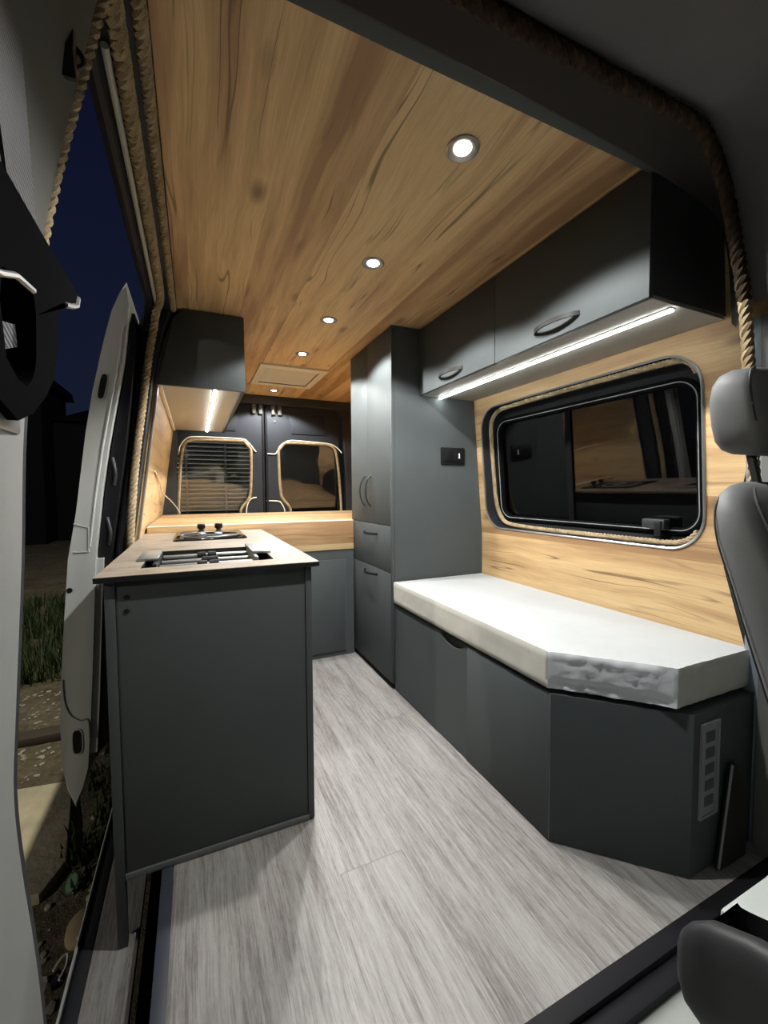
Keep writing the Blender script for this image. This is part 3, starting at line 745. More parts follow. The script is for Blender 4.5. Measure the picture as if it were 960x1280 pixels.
# front pillar of the doorway (B pillar) with light trim
PE = [(-0.055, 0.755, 1.86), (-0.10, 0.75, 1.76), (-0.133, 0.75, 1.62), (-0.163, 0.75, 1.49), (-0.190, 0.752, 1.35), (-0.208, 0.752, 1.20), (-0.216, 0.742, 1.08), (-0.220, 0.730, 0.926), (-0.222, 0.690, 0.724), (-0.222, 0.672, 0.629),
      (-0.222, 0.685, 0.52), (-0.222, 0.714, 0.383), (-0.222, 0.733, 0.255), (-0.224, 0.75, 0.10), (-0.226, 0.76, -0.18)]
edge = smooth_poly(PE, 4, False)
cut = 17
def pillar_sec(p): return [p, p+Vector((0.004, -0.02, 0)), p+Vector((0.012, -0.20, 0)), p+Vector((0.01, -0.62, 0)), p+Vector((-0.02, -0.62, 0)), p+Vector((-0.05, -0.02, 0))]
b = MB(); b.loft([pillar_sec(p) for p in edge[:cut+1]]); o = b.build('wall_pillar_front_upper', M['pillar_fabric']); struct(o, 'grey fabric lining of the upper front pillar of the doorway', 'pillar')
b = MB(); b.loft([pillar_sec(p) for p in edge[cut:]]); o = b.build('wall_pillar_front', M['pillar']); struct(o, 'light grey pillar trim at the front edge of the sliding door opening', 'pillar')
b = MB(); b.tube([p+Vector((-0.010, 0.010, 0)) for p in edge[5*4-2:]], 0.0105, 8); o = b.build('trim_8', M['dark_metal']); struct(o, 'grey rubber edge of the front door pillar', 'trim')
tag(MB().rope([p+Vector((0.002-0.012*i/24, 0.004+0.012*i/24, 0)) for i, p in enumerate(smooth_poly([(-0.085, 0.752, 1.785)]+PE[1:5], 6, False))], 0.0115, 0.048).build('jute_rope', M['jute'], None, (-0.13, 0.75, 1.6)),
    'short jute rope down the edge of the light grey front door pillar', 'rope')
# shadow blob on the upper pillar, built as a dark hook shape
k = thing('hook_shadow', 'dark hook-like shape standing for a shadow on the upper light grey door pillar', 'hook', (-0.12, 0.60, 1.50))
b = MB(); b.prism([(0.672, 1.585), (0.682, 1.618), (0.702, 1.622), (0.712, 1.60), (0.70, 1.565), (0.685, 1.558)], 'x', -0.150, -0.126, 0.003); b.build('shadow_patch', M['black_plastic'], k)
b = MB(); b.tube(smooth_poly([(-0.128, 0.694, 1.605), (-0.120, 0.694, 1.595), (-0.120, 0.694, 1.585), (-0.128, 0.694, 1.578)], 5, False), 0.003, 8); b.build('hook', M['dark_metal'], k)

# seat belt on that pillar
s = thing('seat_belt', 'dark woven seat belt with a black guide on the light grey door pillar', 'seat belt', (-0.15, 0.55, 1.2))
b = MB(); b.loft([[(-0.150, 0.405, 1.75), (-0.150, 0.525, 1.75), (-0.153, 0.525, 1.75), (-0.153, 0.405, 1.75)],
                  [(-0.150, 0.450, 1.52), (-0.150, 0.560, 1.52), (-0.153, 0.560, 1.52), (-0.153, 0.450, 1.52)],
                  [(-0.150, 0.523, 1.26), (-0.150, 0.594, 1.26), (-0.153, 0.594, 1.26), (-0.153, 0.523, 1.26)]]); b.build('webbing', M['webbing'], s)
GO = [(0.725, 1.297), (0.665, 1.300), (0.60, 1.298), (0.50, 1.30), (0.42, 1.30), (0.40, 1.20), (0.43, 1.10), (0.48, 1.085), (0.52, 1.098), (0.565, 1.125), (0.592, 1.148), (0.607, 1.175), (0.616, 1.205), (0.625, 1.235), (0.640, 1.252), (0.70, 1.273)]
GI = [(0.535, 1.222), (0.530, 1.223), (0.51, 1.221), (0.49, 1.218), (0.46, 1.21), (0.452, 1.18), (0.46, 1.135), (0.485, 1.122), (0.505, 1.121), (0.520, 1.130), (0.530, 1.142), (0.536, 1.155), (0.538, 1.17), (0.540, 1.185), (0.541, 1.20), (0.540, 1.21)]
b = MB(); b.ring(GO, GI, 'x', -0.170, -0.142); g = b.build('guide', M['guide'], s)
b = MB(); b.tube([(-0.142, y, z) for y, z in [(0.40, 1.196), (0.452, 1.201), (0.490, 1.2165), (0.536, 1.2225)]], 0.003, 6); b.build('guide_rim', M['steel'], g)
b = MB(); b.tube([(-0.142, y, z) for y, z in [(0.725, 1.293), (0.716, 1.279), (0.69, 1.268), (0.655, 1.256)]], 0.0035, 6); b.build('guide_rim', M['steel'], g)
b = MB(); b.prism([(0.43, 1.16), (0.53, 1.185), (0.535, 1.165), (0.44, 1.13)], 'x', -0.166, -0.156); b.build('lower_webbing', M['webbing'], s)
b = MB(); b.box(-0.175, -0.150, 0.42, 0.515, 1.075, 1.108, 0.004); b.build('tongue', M['steel'], s)

# ------------------------------------------------------------------ roof hoop, headliner, right pillar
A = [(-0.06, 1.80), (0.2, 1.79), (0.572, 1.785), (0.906, 1.775), (1.06, 1.760), (1.18, 1.745), (1.268, 1.722), (1.318, 1.64), (1.338, 1.55), (1.350, 1.46)]
B = [(-0.085, 1.770), (0.15, 1.768), (0.475, 1.768), (0.694, 1.775), (0.877, 1.782), (0.965, 1.782), (1.022, 1.752), (1.083, 1.670), (1.143, 1.529), (1.172, 1.44)]
As = smooth_poly([(x, 0.66, z) for x, z in A], 6, False); Bs = smooth_poly([(x, 0.55, z) for x, z in B], 6, False)
b = MB(); b.loft([As, Bs], closed=False, caps=False)
Au = [Vector((p.x+(0.02 if p.x > 1.2 else 0), 0.68, max(p.z+0.02, p.z))) for p in As]
b.loft([Au, As], closed=False, caps=False)
o = b.build('wall_hoop', M['brown_cladding'], recalc=False); struct(o, 'dark lined roof hoop between the cab and the living space', 'roof hoop')
o = MB().box(-0.06, 1.36, 0.676, 0.716, 1.812, ZC+0.02, 0.003).build('trim_9', M['panel']); struct(o, 'dark grey edge strip on the front end of the oak ceiling', 'trim')
C = [Vector((p.x*1.0+(0.30 if p.x > 0.9 else 0.05), -0.5, p.z+(0.06 if p.x < 0.95 else 0.10))) for p in Bs]
b = MB(); b.loft([[p+Vector((0.006, -0.006, 0.006)) for p in Bs], [p.lerp(q, 0.25)+Vector((0.01, 0, 0.012)) for p, q in zip(Bs, C)], C], closed=False, caps=False)
o = b.build('headliner', M['headliner'], recalc=False); struct(o, 'dark grey fabric headliner over the cab', 'ceiling')
HR = [Vector((p.x-0.004, 0.553, p.z-0.008)) for p in Bs]+[Vector((1.182, 0.553, 1.36)), Vector((1.194, 0.553, 1.28)), Vector((1.215, 0.553, 1.15)), Vector((1.24, 0.553, 1.0))]
nb = len(Bs)-2
tag(MB().rope(HR[:nb], 0.0145, 0.055).build('jute_rope', M['jute_shaded'], None, (0.6, 0.55, 1.75)), 'jute rope along the front edge of the roof hoop, coloured dark for shade', 'rope')
tag(MB().rope(HR[nb-1:], 0.0135, 0.055).build('jute_rope', M['jute'], None, (1.2, 0.55, 1.3)), 'tan jute rope hanging behind the driver headrest', 'rope')
# right pillar
zz = [1.475, 1.30, 1.05, 0.8, 0.5, 0.3, 0.0, -0.08]
def xrp(z): return xr(z)-0.028
rp0 = [(xr(z)+0.01, 0.655, z) for z in zz]; rp00 = [(xrp(z), 0.652, z) for z in zz]
rp1 = [(xrp(z), 0.618, z) for z in zz]
rp2 = [(xrp(z)-0.01, 0.612, z) for z in zz]; rp3 = [(xrp(z)-0.012, 0.45, z) for z in zz]; rp4 = [(xrp(z)-0.03, 0.0, z) for z in zz]
b = MB(); b.loft([rp0, rp00, rp1], closed=False, caps=False); o = b.build('wall_pillar_right', M['pillar_blue'], recalc=False); struct(o, 'blue grey pillar between the oak wall and the driver seat', 'pillar')
b = MB(); b.loft([rp1, rp2, rp3, rp4], closed=False, caps=False); o = b.build('wall_cab_right', M['pillar'], recalc=False); struct(o, 'light grey cab side trim behind the driver seat', 'wall')
b = MB(); b.prism([(1.247, 0.004), (1.296, 0.285), (1.306, 0.288), (1.372, 0.205), (1.372, 0.004)], 'y', 0.60, 0.617, 0.006)
o = b.build('trim_10', M['brown_cladding']); struct(o, 'dark trimmed panel at the foot of the right pillar', 'trim')
b = MB(); b.tube([(1.244, 0.603, 0.012), (1.292, 0.603, 0.283)], 0.003, 6); o = b.build('trim_11', M['vent_grey']); struct(o, 'pale edge of the panel at the foot of the right pillar', 'trim')

# threshold and cab floor
b = MB(); b.box(-0.10, 1.47, 0.538, 0.575, -0.05, 0.002, 0.002); b.box(-0.10, 1.47, 0.50, 0.538, -0.06, -0.012, 0.004)
o = b.build('trim_12', M['black_rubber']); struct(o, 'black threshold strip at the front end of the plank floor', 'trim')
o = MB().box(-0.30, 0.912, -0.8, 0.50, -0.08, -0.03).build('floor_cab', M['cab_mat']); struct(o, 'grey rubber cab floor in front of the threshold', 'floor')
o = MB().box(0.922, 1.47, -0.8, 0.50, -0.08, -0.028).build('floor_cab_wood', M['vinyl']); struct(o, 'wood-look strip of cab floor beside the seat', 'floor')
o = MB().box(0.912, 0.922, -0.8, 0.50, -0.06, -0.02, 0.003).build('trim_13', M['dark_metal']); struct(o, 'dark metal joint between cab mat and wood strip', 'trim')

# ------------------------------------------------------------------ driver seat
t = thing('driver_seat', 'dark grey leatherette driver seat at the right edge, headrest on two posts', 'seat', (0.95, 0.35, 0.0))
def rsec(cx, cy, cz, hx, hy, ang, e=3.2, n=36, roll=0.0):
    """rounded-rectangle section, tilted by ang about x"""
    out = []
    for k in range(n):
        a = 2*PI*k/n; ca, sa = math.cos(a), math.sin(a)
        x = hx*math.copysign(abs(ca)**(2/e), ca); y = hy*math.copysign(abs(sa)**(2/e), sa)
        out.append((cx+x, cy+y*math.cos(ang), cz+y*math.sin(ang)))
    return out
cx = 0.985
prof = [  # z, rear-left edge y, half width, half thickness
    (0.47, 0.252, 0.19, 0.040), (0.50, 0.262, 0.215, 0.060), (0.56, 0.278, 0.270, 0.072), (0.62, 0.296, 0.272, 0.075), (0.70, 0.322, 0.272, 0.075), (0.80, 0.354, 0.270, 0.072), (0.88, 0.378, 0.266, 0.066),
    (0.94, 0.395, 0.261, 0.056), (0.98, 0.400, 0.252, 0.046), (1.006, 0.398, 0.238, 0.036), (1.022, 0.391, 0.215, 0.025), (1.030, 0.385, 0.18, 0.012)]
b = MB(); b.loft([rsec(cx, yr-ht*0.92, z, hw, ht, 0.25, 3.6) for z, yr, hw, ht in prof]); bk = b.build('backrest', M['leather'], t, smooth=60)
# piping along the bolster edge
pp = [(cx-hw*0.985, yr-ht*0.45, z) for z, yr, hw, ht in prof[1:-1]]
b = MB(); b.tube(smooth_poly(pp, 4, False), 0.0013, 6); b.build('piping', M['leather_dark'], bk)
pp = [(cx-hw*0.97, yr-ht*1.74, z) for z, yr, hw, ht in prof[1:-1]]
b = MB(); b.tube(smooth_poly(pp, 4, False), 0.0018, 6); b.build('piping', M['leather_dark'], bk)
hx0 = 0.955
hp = [(1.078, 0.408, 0.105, 0.030), (1.084, 0.409, 0.122, 0.040), (1.098, 0.411, 0.131, 0.046), (1.125, 0.414, 0.135, 0.048), (1.165, 0.420, 0.135, 0.046), (1.195, 0.422, 0.131, 0.041), (1.213, 0.420, 0.123, 0.034), (1.223, 0.416, 0.108, 0.024), (1.227, 0.412, 0.085, 0.012)]
b = MB(); b.loft([rsec(hx0, y-0.012, z, hw, ht, 0.15, 4.2) for z, y, hw, ht in hp]); hr = b.build('headrest', M['leather'], t, smooth=60)
b = MB(); b.tube(smooth_poly([(hx0-hw*0.93, y-0.012-ht*0.62, z) for z, y, hw, ht in hp[1:-1]], 4, False), 0.0028, 6); b.build('piping', M['leather_dark'], hr)
for x in (0.868, 1.03):
    b = MB(); b.tube([(x, 0.398, 1.09), (x+0.004, 0.384, 1.018)], 0.0065, 10); p = b.build('headrest_post', M['dark_metal'], t)
    b = MB(); b.lathe((x+0.004, 0.384, 1.022), 'z', [(0.020, -0.006), (0.022, 0.004), (0.019, 0.009), (0.010, 0.010)], 20); b.build('collar', M['black_plastic'], p)
# cushion: lofted along -y from the rear edge
cs = [(0.352, 0.352, 0.30, 0.022), (0.349, 0.345, 0.318, 0.058), (0.340, 0.345, 0.328, 0.085), (0.318, 0.352, 0.335, 0.104), (0.27, 0.368, 0.337, 0.112), (0.20, 0.385, 0.338, 0.115), (0.08, 0.395, 0.338, 0.115), (-0.12, 0.40, 0.335, 0.112), (-0.18, 0.39, 0.32, 0.09)]
b = MB(); secs = []
for y, z, hw, hh in cs:
    sec = []; hw2 = 0.088*hw/0.338
    for k in range(48):
        a = 2*PI*k/48; ca, sa = math.cos(a), math.sin(a)
        ux = math.copysign(abs(ca)**0.5, ca); zc_ = z+hh*math.copysign(abs(sa)**0.5, sa)
        if sa > 0: zc_ -= (0.010+0.165*(0.5+0.5*ux)**1.1)*min(1.0, hh/0.09)
        sec.append((0.705+hw2*ux, y, zc_))
    secs.append(sec)
b.loft(secs); b.build('seat_bolster', M['leather_dark'], t, smooth=60)
MB().box(0.796, 1.29, -0.18, 0.17, 0.302, 0.43, 0.035, 4).build('seat_cushion', M['leather_dark'], t)
MB().box(0.805, 1.22, 0.0, 0.388, -0.028, 0.30, 0.008).build('seat_base', M['white_paint'], t)
MB().prism(rrect(0.955, 1.15, 0.25, 0.345, 0.015, 4), 'z', 0.3005, 0.312, 0.003).build('base_plate', M['vent_grey'], t)
MB().box(1.03, 1.18, 0.175, 0.235, 0.3005, 0.50, 0.006).build('backrest_hinge', M['dark_metal'], t)

# ------------------------------------------------------------------ sliding door, pushed back outside
t = thing('door_3', 'silver sliding door pushed back outside, its front edge beside the doorway', 'sliding door', (-0.45, 1.95, -0.2)); t['kind'] = 'structure'
DO = [(-0.222, 1.847), (-0.246, 1.80), (-0.274, 1.731), (-0.300, 1.63), (-0.322, 1.532), (-0.350, 1.40), (-0.375, 1.253), (-0.416, 0.946), (-0.448, 0.763), (-0.469, 0.517), (-0.488, 0.269), (-0.495, 0.144), (-0.494, -0.047), (-0.482, -0.14), (-0.456, -0.221),
      (-0.430, -0.14), (-0.412, -0.071), (-0.398, 0.10), (-0.385, 0.30), (-0.372, 0.52), (-0.357, 0.788), (-0.333, 1.0), (-0.304, 1.195), (-0.272, 1.37), (-0.239, 1.542), (-0.224, 1.68), (-0.214, 1.763)]
b = MB(); b.prism(DO, 'y', 1.95, 3.15, 0.006, 3); dr = b.build('door_edge', M['silver'], t)
b = MB(); b.loft([[(x-0.004, y, z), (x+0.022, y, z), (x+0.022, y+0.02, z), (x-0.004, y+0.02, z)] for x, y, z in [(-0.404, 1.962, -0.02), (-0.388, 1.962, 0.2), (-0.372, 1.962, 0.5), (-0.357, 1.962, 0.76)]]); b.build('inner_flange', M['silver'], t)
b = MB(); b.tube([(-0.376, 1.948, 0.81), (-0.352, 1.948, 1.0), (-0.322, 1.948, 1.195), (-0.290, 1.948, 1.37), (-0.256, 1.948, 1.542), (-0.238, 1.948, 1.68)], 0.004, 6); b.build('pressed_bead', M['silver'], t)
def slot(cx_, cz_, w_, h_, tilt):
    pts = []
    for k in range(24):
        a = 2*PI*k/24; x = w_*math.copysign(abs(math.cos(a))**0.6, math.cos(a)); zz_ = h_*math.copysign(abs(math.sin(a))**0.6, math.sin(a))
        pts.append((cx_+x+tilt*zz_, cz_+zz_))
    return pts
for cx_, cz_, w_, h_, tl in ((-0.314, 1.432, 0.011, 0.048, 0.19), (-0.443, 0.045, 0.014, 0.046, 0.0)):
    b = MB(); b.prism(slot(cx_, cz_, w_*1.35, h_*1.12, tl), 'y', 1.9502, 1.947); q = b.build('latch_surround', M['silver'], t)
    b = MB(); b.prism(slot(cx_, cz_, w_, h_, tl), 'y', 1.947, 1.9455); b.build('latch_slot', M['black_plastic'], q)
MB().lathe((-0.447, 1.9498, 0.645), 'y', [(0.010, 0), (0.010, -0.002), (0.006, -0.003)], 14).build('plug', M['black_plastic'], t)
b = MB(); b.tube([(-0.425, 1.948, 0.90), (-0.378, 1.948, 0.885), (-0.380, 1.948, 0.79), (-0.428, 1.948, 0.79)], 0.0028, 6); b.build('striker_outline', M['silver'], t)
cw = [(-0.480, 0.30), (-0.478, 0.22), (-0.462, 0.16), (-0.430, 0.128), (-0.405, 0.125), (-0.402, 0.05)]
b = MB(); b.tube(smooth_poly([(x, 1.9485, z) for x, z in cw], 4, False), 0.002, 6); b.build('edge_crease', M['pillar'], t)
DI = [(-0.352, 0.80), (-0.325, 1.02), (-0.298, 1.195), (-0.266, 1.37), (-0.235, 1.542), (-0.212, 1.74), (-0.200, 1.74), (-0.215, 1.5), (-0.250, 1.2), (-0.295, 0.9), (-0.325, 0.70), (-0.34, 0.0), (-0.40, -0.05), (-0.372, 0.5)]
b = MB(); b.prism(DI, 'y', 1.985, 3.1); b.build('inner_panel', M['black_plastic'], t)
for (x, z) in ((-0.305, 1.10), (-0.330, 0.86)):
    b = MB(); b.tube(smooth_poly([(x+0.01, 1.984, z+0.06), (x+0.02, 1.975, z), (x+0.012, 1.984, z-0.05)], 5, False), 0.006, 8); b.build('inner_catch', M['dark_metal'], t)

# cable on the left wall
cb = [(xl(1.13)+0.004, 2.52, 1.13), (xl(1.11)+0.006, 2.66, 1.115), (xl(1.08)+0.010, 2.85, 1.085), (xl(1.04)+0.012, 3.05, 1.03), (-0.18, 3.3, 0.99), (-0.16, 3.5, 0.955), (-0.13, 3.66, 0.90), (-0.105, 3.70, 0.852)]
tag(MB().tube(smooth_poly(cb, 6, False), 0.004, 6).build('cable', M['cable'], None, (-0.18, 3.0, 1.0)), 'thin white cable hanging loose from the left oak wall by the rear window', 'cable')

# ------------------------------------------------------------------ outside
def gz(x, y): return -0.6+0.03*noise.noise(Vector((x*1.3, y*1.3, 0)))+0.012*noise.noise(Vector((x*6, y*6, 1)))
b = MB(); V = []
nx, ny = 110, 110
X0, X1, Y0, Y1 = -5.0, 1.5, -1.0, 9.0
for j in range(ny+1):
    V.append([b.bm.verts.new((X0+(X1-X0)*i/nx, Y0+(Y1-Y0)*j/ny, gz(X0+(X1-X0)*i/nx, Y0+(Y1-Y0)*j/ny))) for i in range(nx+1)])
for j in range(ny):
    for i in range(nx): b.face([V[j][i], V[j][i+1], V[j+1][i+1], V[j+1][i]])
b.quadpts([(-30, -10, -0.66), (20, -10, -0.66), (20, 40, -0.66), (-30, 40, -0.66)])
o = b.build('ground', M['dirt'], smooth=180, recalc=False); struct(o, 'bare brown dirt ground outside the sliding door', 'ground')
b = MB(); sl = [(-1.35, 2.16), (-0.98, 2.05), (-0.60, 2.0), (-0.545, 2.15), (-0.61, 2.5), (-0.655, 2.76), (-0.98, 2.80), (-1.4, 2.86)]
b.prism(sl, 'z', -0.66, -0.568, 0.012); o = b.build('concrete_slab', M['concrete'], None, (-0.9, 2.4, -0.6)); tag(o, 'pale broken concrete slab on the dirt beside the van', 'slab')
b = MB(); b.box(-1.25, -0.78, 3.30, 3.42, -0.60, -0.545, 0.006); o = b.build('timber_plank', M['timber'], None, (-1.0, 3.36, -0.6)); tag(o, 'dark timber plank lying on the dirt behind the concrete slab', 'plank')
# gravel
b = MB()
for i in range(900):
    x = random.uniform(-1.5, -0.33); y = random.uniform(1.4, 4.2)
    if (-1.4 < x < -0.5 and 1.98 < y < 2.9) or (-1.3 < x < -0.75 and 3.25 < y < 3.47) or math.hypot(x+0.425, y-1.80) < 0.1: continue
    r = random.uniform(0.005, 0.018); z = gz(x, y)+r*0.3
    m = bmesh.ops.create_icosphere(b.bm, subdivisions=1, radius=r, matrix=Matrix.Translation((x, y, z)) @ Matrix.Rotation(random.random()*6, 4, 'Z') @ Matrix.Diagonal((random.uniform(0.7, 1.7), 1, random.uniform(0.4, 0.8), 1)))
o = b.build('gravel', M['stone'], None, (-0.9, 2.8, -0.6)); tag(o, 'loose gravel and chips scattered over the dirt beside the van', 'gravel', kind='stuff')
# grass
def tuft(b, x, y, h, k):
    z = gz(x, y)
    for _ in range(k):
        a = random.random()*2*PI; l = h*random.uniform(0.5, 1.1); lean = random.uniform(0.1, 0.6)*l; w = random.uniform(0.004, 0.008)
        bx, by = x+random.uniform(-0.05, 0.05), y+random.uniform(-0.05, 0.05); dx, dy = math.cos(a), math.sin(a)
        v = [b.bm.verts.new(p) for p in ((bx-dy*w, by+dx*w, z), (bx+dy*w, by-dx*w, z), (bx+dx*lean*0.4+dy*w*.7, by+dy*lean*0.4-dx*w*.7, z+l*0.6), (bx+dx*lean*0.4-dy*w*.7, by+dy*lean*0.4+dx*w*.7, z+l*0.6), (bx+dx*lean, by+dy*lean, z+l))]
        b.face([v[0], v[1], v[2], v[3]]); b.face([v[3], v[2], v[4]])
b = MB()
for i in range(800): tuft(b, random.uniform(-3.8, -1.05), random.uniform(4.2, 7.5), 0.24, 12)
for i in range(26): tuft(b, random.uniform(-0.53, -0.40), random.uniform(2.0, 3.2), 0.09, 10)
for i in range(10): tuft(b, random.uniform(-0.45, -0.36), random.uniform(1.98, 2.3), 0.08, 9)
o = b.build('grass', M['grass'], None, (-1.5, 5, -0.6), recalc=False); tag(o, 'green grass growing beyond the dirt and along the slab', 'grass', kind='stuff')
# litter
b = MB(); lp = smooth_poly([(-0.02, 0, 0), (0, 0.013, 0.003), (0.024, 0, 0.004), (0, -0.013, 0.003)], 4)
b.face([b.bm.verts.new(Vector((-0.50, 2.02, gz(-0.5, 2.02)+0.02))+Vector((p.y*1.6, p.x*2.2, p.z*3))) for p in lp])
bmesh.ops.solidify(b.bm, geom=b.bm.faces[:], thickness=0.001)
tag(b.build('fallen_leaf', M['leaf'], None, (-0.50, 2.02, -0.59)), 'single pale green leaf on the dark ground by the slab', 'leaf')
b = MB(); b.bm.verts.ensure_lookup_table()
bmesh.ops.create_icosphere(b.bm, subdivisions=3, radius=0.055, matrix=Matrix.Translation((-0.425, 1.80, -0.585)) @ Matrix.Diagonal((0.8, 1.5, 0.45, 1)))
for v in b.bm.verts: v.co += v.co.normalized()*0.012*noise.noise(v.co*22)
tag(b.build('stone', M['cardboard'], None, (-0.425, 1.80, -0.6)), 'tan stone lying on the dirt below the door sill', 'stone')
for (x, y, s_, lab) in ((-0.405, 1.75, 0.024, 'white plastic scrap beside the tan stone below the sill'), (-0.500, 1.62, 0.03, 'white paper scrap near the front pillar foot below the sill')):
    b = MB(); pts = []
    for k in range(9):
        a = 2*PI*k/9; pts.append(Vector((x+s_*random.uniform(0.6, 1.1)*math.cos(a), y+s_*1.4*random.uniform(0.6, 1.1)*math.sin(a), gz(x, y)+0.025+0.012*random.random())))
    c_ = b.bm.verts.new(Vector((x, y, gz(x, y)+0.045))); vs = [b.bm.verts.new(p) for p in pts]
    for k in range(9): b.face([c_, vs[k], vs[(k+1) % 9]])
    bmesh.ops.solidify(b.bm, geom=b.bm.faces[:], thickness=0.002)
    tag(b.build('litter_scrap', M['scrap'], None, (x, y, -0.59)), lab, 'litter')
b = MB(); b.tube(smooth_poly([(-0.47, 1.66, -0.575), (-0.455, 1.69, -0.57), (-0.44, 1.70, -0.572), (-0.435, 1.66, -0.575), (-0.445, 1.62, -0.575)], 5, False), 0.004, 6)
tag(b.build('bent_wire', M['cable'], None, (-0.45, 1.66, -0.58)), 'bent pale wire loop on the ground below the sill', 'wire')

# van roof skin, added unseen yard lights, added dark backdrop walls
o = MB().prism([(-0.175, 1.93), (-0.15, 2.05), (0.0, 2.13), (1.25, 2.13), (1.5, 2.08), (1.58, 1.98), (1.58, 1.91), (-0.175, 1.91)], 'y', -1.2, 3.9).build('roof_outer', M['silver']); struct(o, 'outer roof skin of the van', 'roof')
yl = D.lights.new('added_yard_light', 'POINT'); yl.energy = 1300; yl.color = (1.0, 0.93, 0.76); yl.shadow_soft_size = 0.06  # unseen overhead light, added to light the slab and grass
yo = D.objects.new('added_yard_light', yl); COL.objects.link(yo); yo.location = (0.70, 2.2, 7.0)
pl_ = D.lights.new('ground_fill_light', 'POINT'); pl_.energy = 330; pl_.color = (1.0, 0.93, 0.76); pl_.shadow_soft_size = 0.08  # weak fill added for the ground by the sill, source unseen
po_ = D.objects.new('ground_fill_light', pl_); COL.objects.link(po_); po_.location = (-6.0, -1.5, 3.2)
t = thing('rear_backdrop', 'plain dark backdrop wall added behind the van, seen through the rear glass', 'rear_backdrop', (3.0, 5.9, -0.66))  # invented backdrop, keeps the sky out of the right rear glass
MB().box(0.90, 7.0, 5.62, 7.0, -0.66, 4.2).build('wall', M['house'], t)
MB().box(0.88, 7.1, 5.55, 7.1, 4.2, 4.35, 0.02).build('roof_edge', M['house'], t)
t = thing('side_backdrop', 'dark backdrop wall added beyond the big side window', 'wall', (5.5, 1.0, -0.66))  # invented backdrop, keeps the view through the side window black
MB().box(5.4, 5.7, -3.0, 5.5, -0.66, 3.6).build('wall', M['house'], t)
MB().box(5.35, 5.75, -3.0, 5.5, 3.6, 3.7, 0.01).build('coping', M['house'], t)

# houses against the night sky
t = thing('house', 'tall narrow dark house with an overhanging flat roof against the night sky', 'house', (-6.0, 18.5, -0.66))
MB().box(-8.5, -4.45, 17.0, 20.0, -0.66, 4.55).build('wall', M['house'], t)
b = MB(); b.loft([[(-8.7, 16.8, 4.55), (-4.22, 16.8, 4.55), (-4.22, 20.2, 4.55), (-8.7, 20.2, 4.55)], [(-8.6, 16.9, 4.85), (-4.25, 16.9, 4.85), (-4.25, 20.1, 4.85), (-8.6, 20.1, 4.85)]]); b.build('roof', M['house'], t)
t = thing('house', 'low dark house with a shallow pitched roof behind the sliding door', 'house', (-2.5, 19.5, -0.66))
MB().box(-4.40, 1.0, 18.0, 22.0, -0.66, 3.5).build('wall', M['house'], t)
b = MB(); b.loft([[(-4.38, 17.7, 3.5), (1.3, 17.7, 3.5), (1.3, 22.3, 3.5), (-4.38, 22.3, 3.5)], [(-3.7, 19.6, 4.2), (0.8, 19.6, 4.2), (0.8, 20.4, 4.2), (-3.7, 20.4, 4.2)]]); b.build('roof', M['house'], t)
# roller shutter behind the van
t = thing('roller_shutter', 'grey slatted roller shutter outside the left rear window', 'shutter', (-0.2, 5.6, -0.66))
pr = []; zt = -0.60
b = MB(); path = []
for i in range(64):
    for q, dy in ((0.0, 0.0), (0.35, -0.014), (0.7, -0.014), (0.96, 0.0)): path.append((5.6+dy, -0.6+(i+q)*0.052))
b.loft([[(x, y, z) for y, z in path] for x in (-0.32, 0.80)], closed=False, caps=False)
bmesh.ops.solidify(b.bm, geom=b.bm.faces[:], thickness=0.004); b.build('slat_curtain', M['shutter'], t, smooth=20)
for x in (-0.08, 0.36):
    MB().box(x-0.012, x+0.012, 5.55, 5.58, -0.62, 2.73).build('guide_rail', M['aluminium'], t)
MB().box(-0.36, 0.85, 5.50, 5.8, 2.731, 3.05, 0.02).build('shutter_box', M['house'], t)

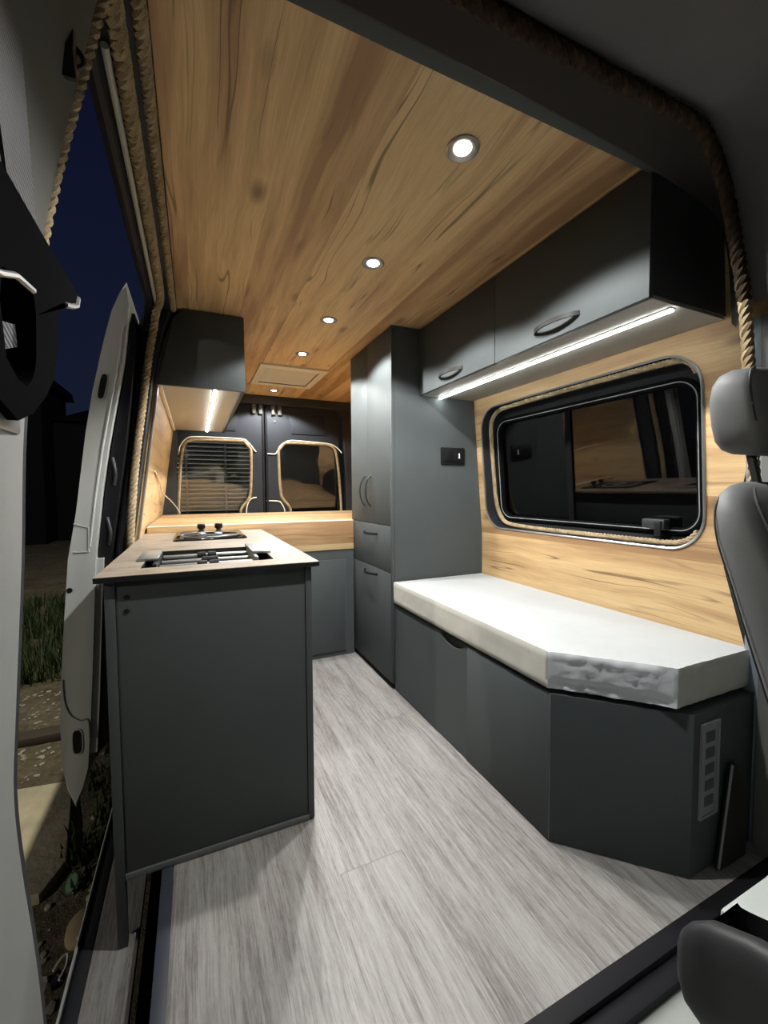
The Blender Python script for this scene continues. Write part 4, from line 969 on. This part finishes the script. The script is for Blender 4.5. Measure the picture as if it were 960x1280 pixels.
# ------------------------------------------------------------------ light: night sky
w = D.worlds.new('night'); scn.world = w; w.use_nodes = True
nt = w.node_tree; nt.nodes.clear()
out = nt.nodes.new('ShaderNodeOutputWorld'); bg = nt.nodes.new('ShaderNodeBackground')
tc = nt.nodes.new('ShaderNodeTexCoord'); sx = nt.nodes.new('ShaderNodeSeparateXYZ'); cr = nt.nodes.new('ShaderNodeValToRGB')
nt.links.new(tc.outputs['Generated'], sx.inputs[0]); nt.links.new(sx.outputs[2], cr.inputs[0]); nt.links.new(cr.outputs[0], bg.inputs[0]); nt.links.new(bg.outputs[0], out.inputs[0])
cr.color_ramp.elements[0].position = 0.0; cr.color_ramp.elements[0].color = (0.0070, 0.0110, 0.024, 1)
cr.color_ramp.elements[1].position = 0.75; cr.color_ramp.elements[1].color = (0.0026, 0.0034, 0.0145, 1)
bg.inputs[1].default_value = 1.0

# ------------------------------------------------------------------ camera
cam = D.cameras.new('camera'); co = D.objects.new('camera', cam); COL.objects.link(co)
YAW, PITCH, ROLL = 0.4253, -0.0498, -0.0053
cam.sensor_fit = 'HORIZONTAL'; cam.sensor_width = 36.0; cam.lens = 36.0*522.53/960.0
cam.clip_start = 0.02; cam.clip_end = 200
fw = Vector((math.sin(YAW)*math.cos(PITCH), math.cos(YAW)*math.cos(PITCH), math.sin(PITCH)))
r = Vector((math.cos(YAW), -math.sin(YAW), 0)); u = r.cross(fw)
r2 = r*math.cos(ROLL)+u*math.sin(ROLL); u2 = -r*math.sin(ROLL)+u*math.cos(ROLL)
m3 = Matrix((r2, u2, -fw)).transposed()
co.matrix_world = Matrix.Translation((0, 0, 1.02)) @ m3.to_4x4()
scn.camera = co

scn.view_settings.view_transform = 'Standard'; scn.view_settings.look = 'None'
scn.view_settings.exposure = 0.22; scn.view_settings.gamma = 1.0; scn.view_settings.use_curve_mapping = False
scn.cycles.use_denoising = True
scn.cycles.max_bounces = 10; scn.cycles.diffuse_bounces = 6; scn.cycles.glossy_bounces = 4; scn.cycles.transmission_bounces = 8
scn.cycles.sample_clamp_indirect = 4.0
scn.cycles.caustics_reflective = False; scn.cycles.caustics_refractive = False
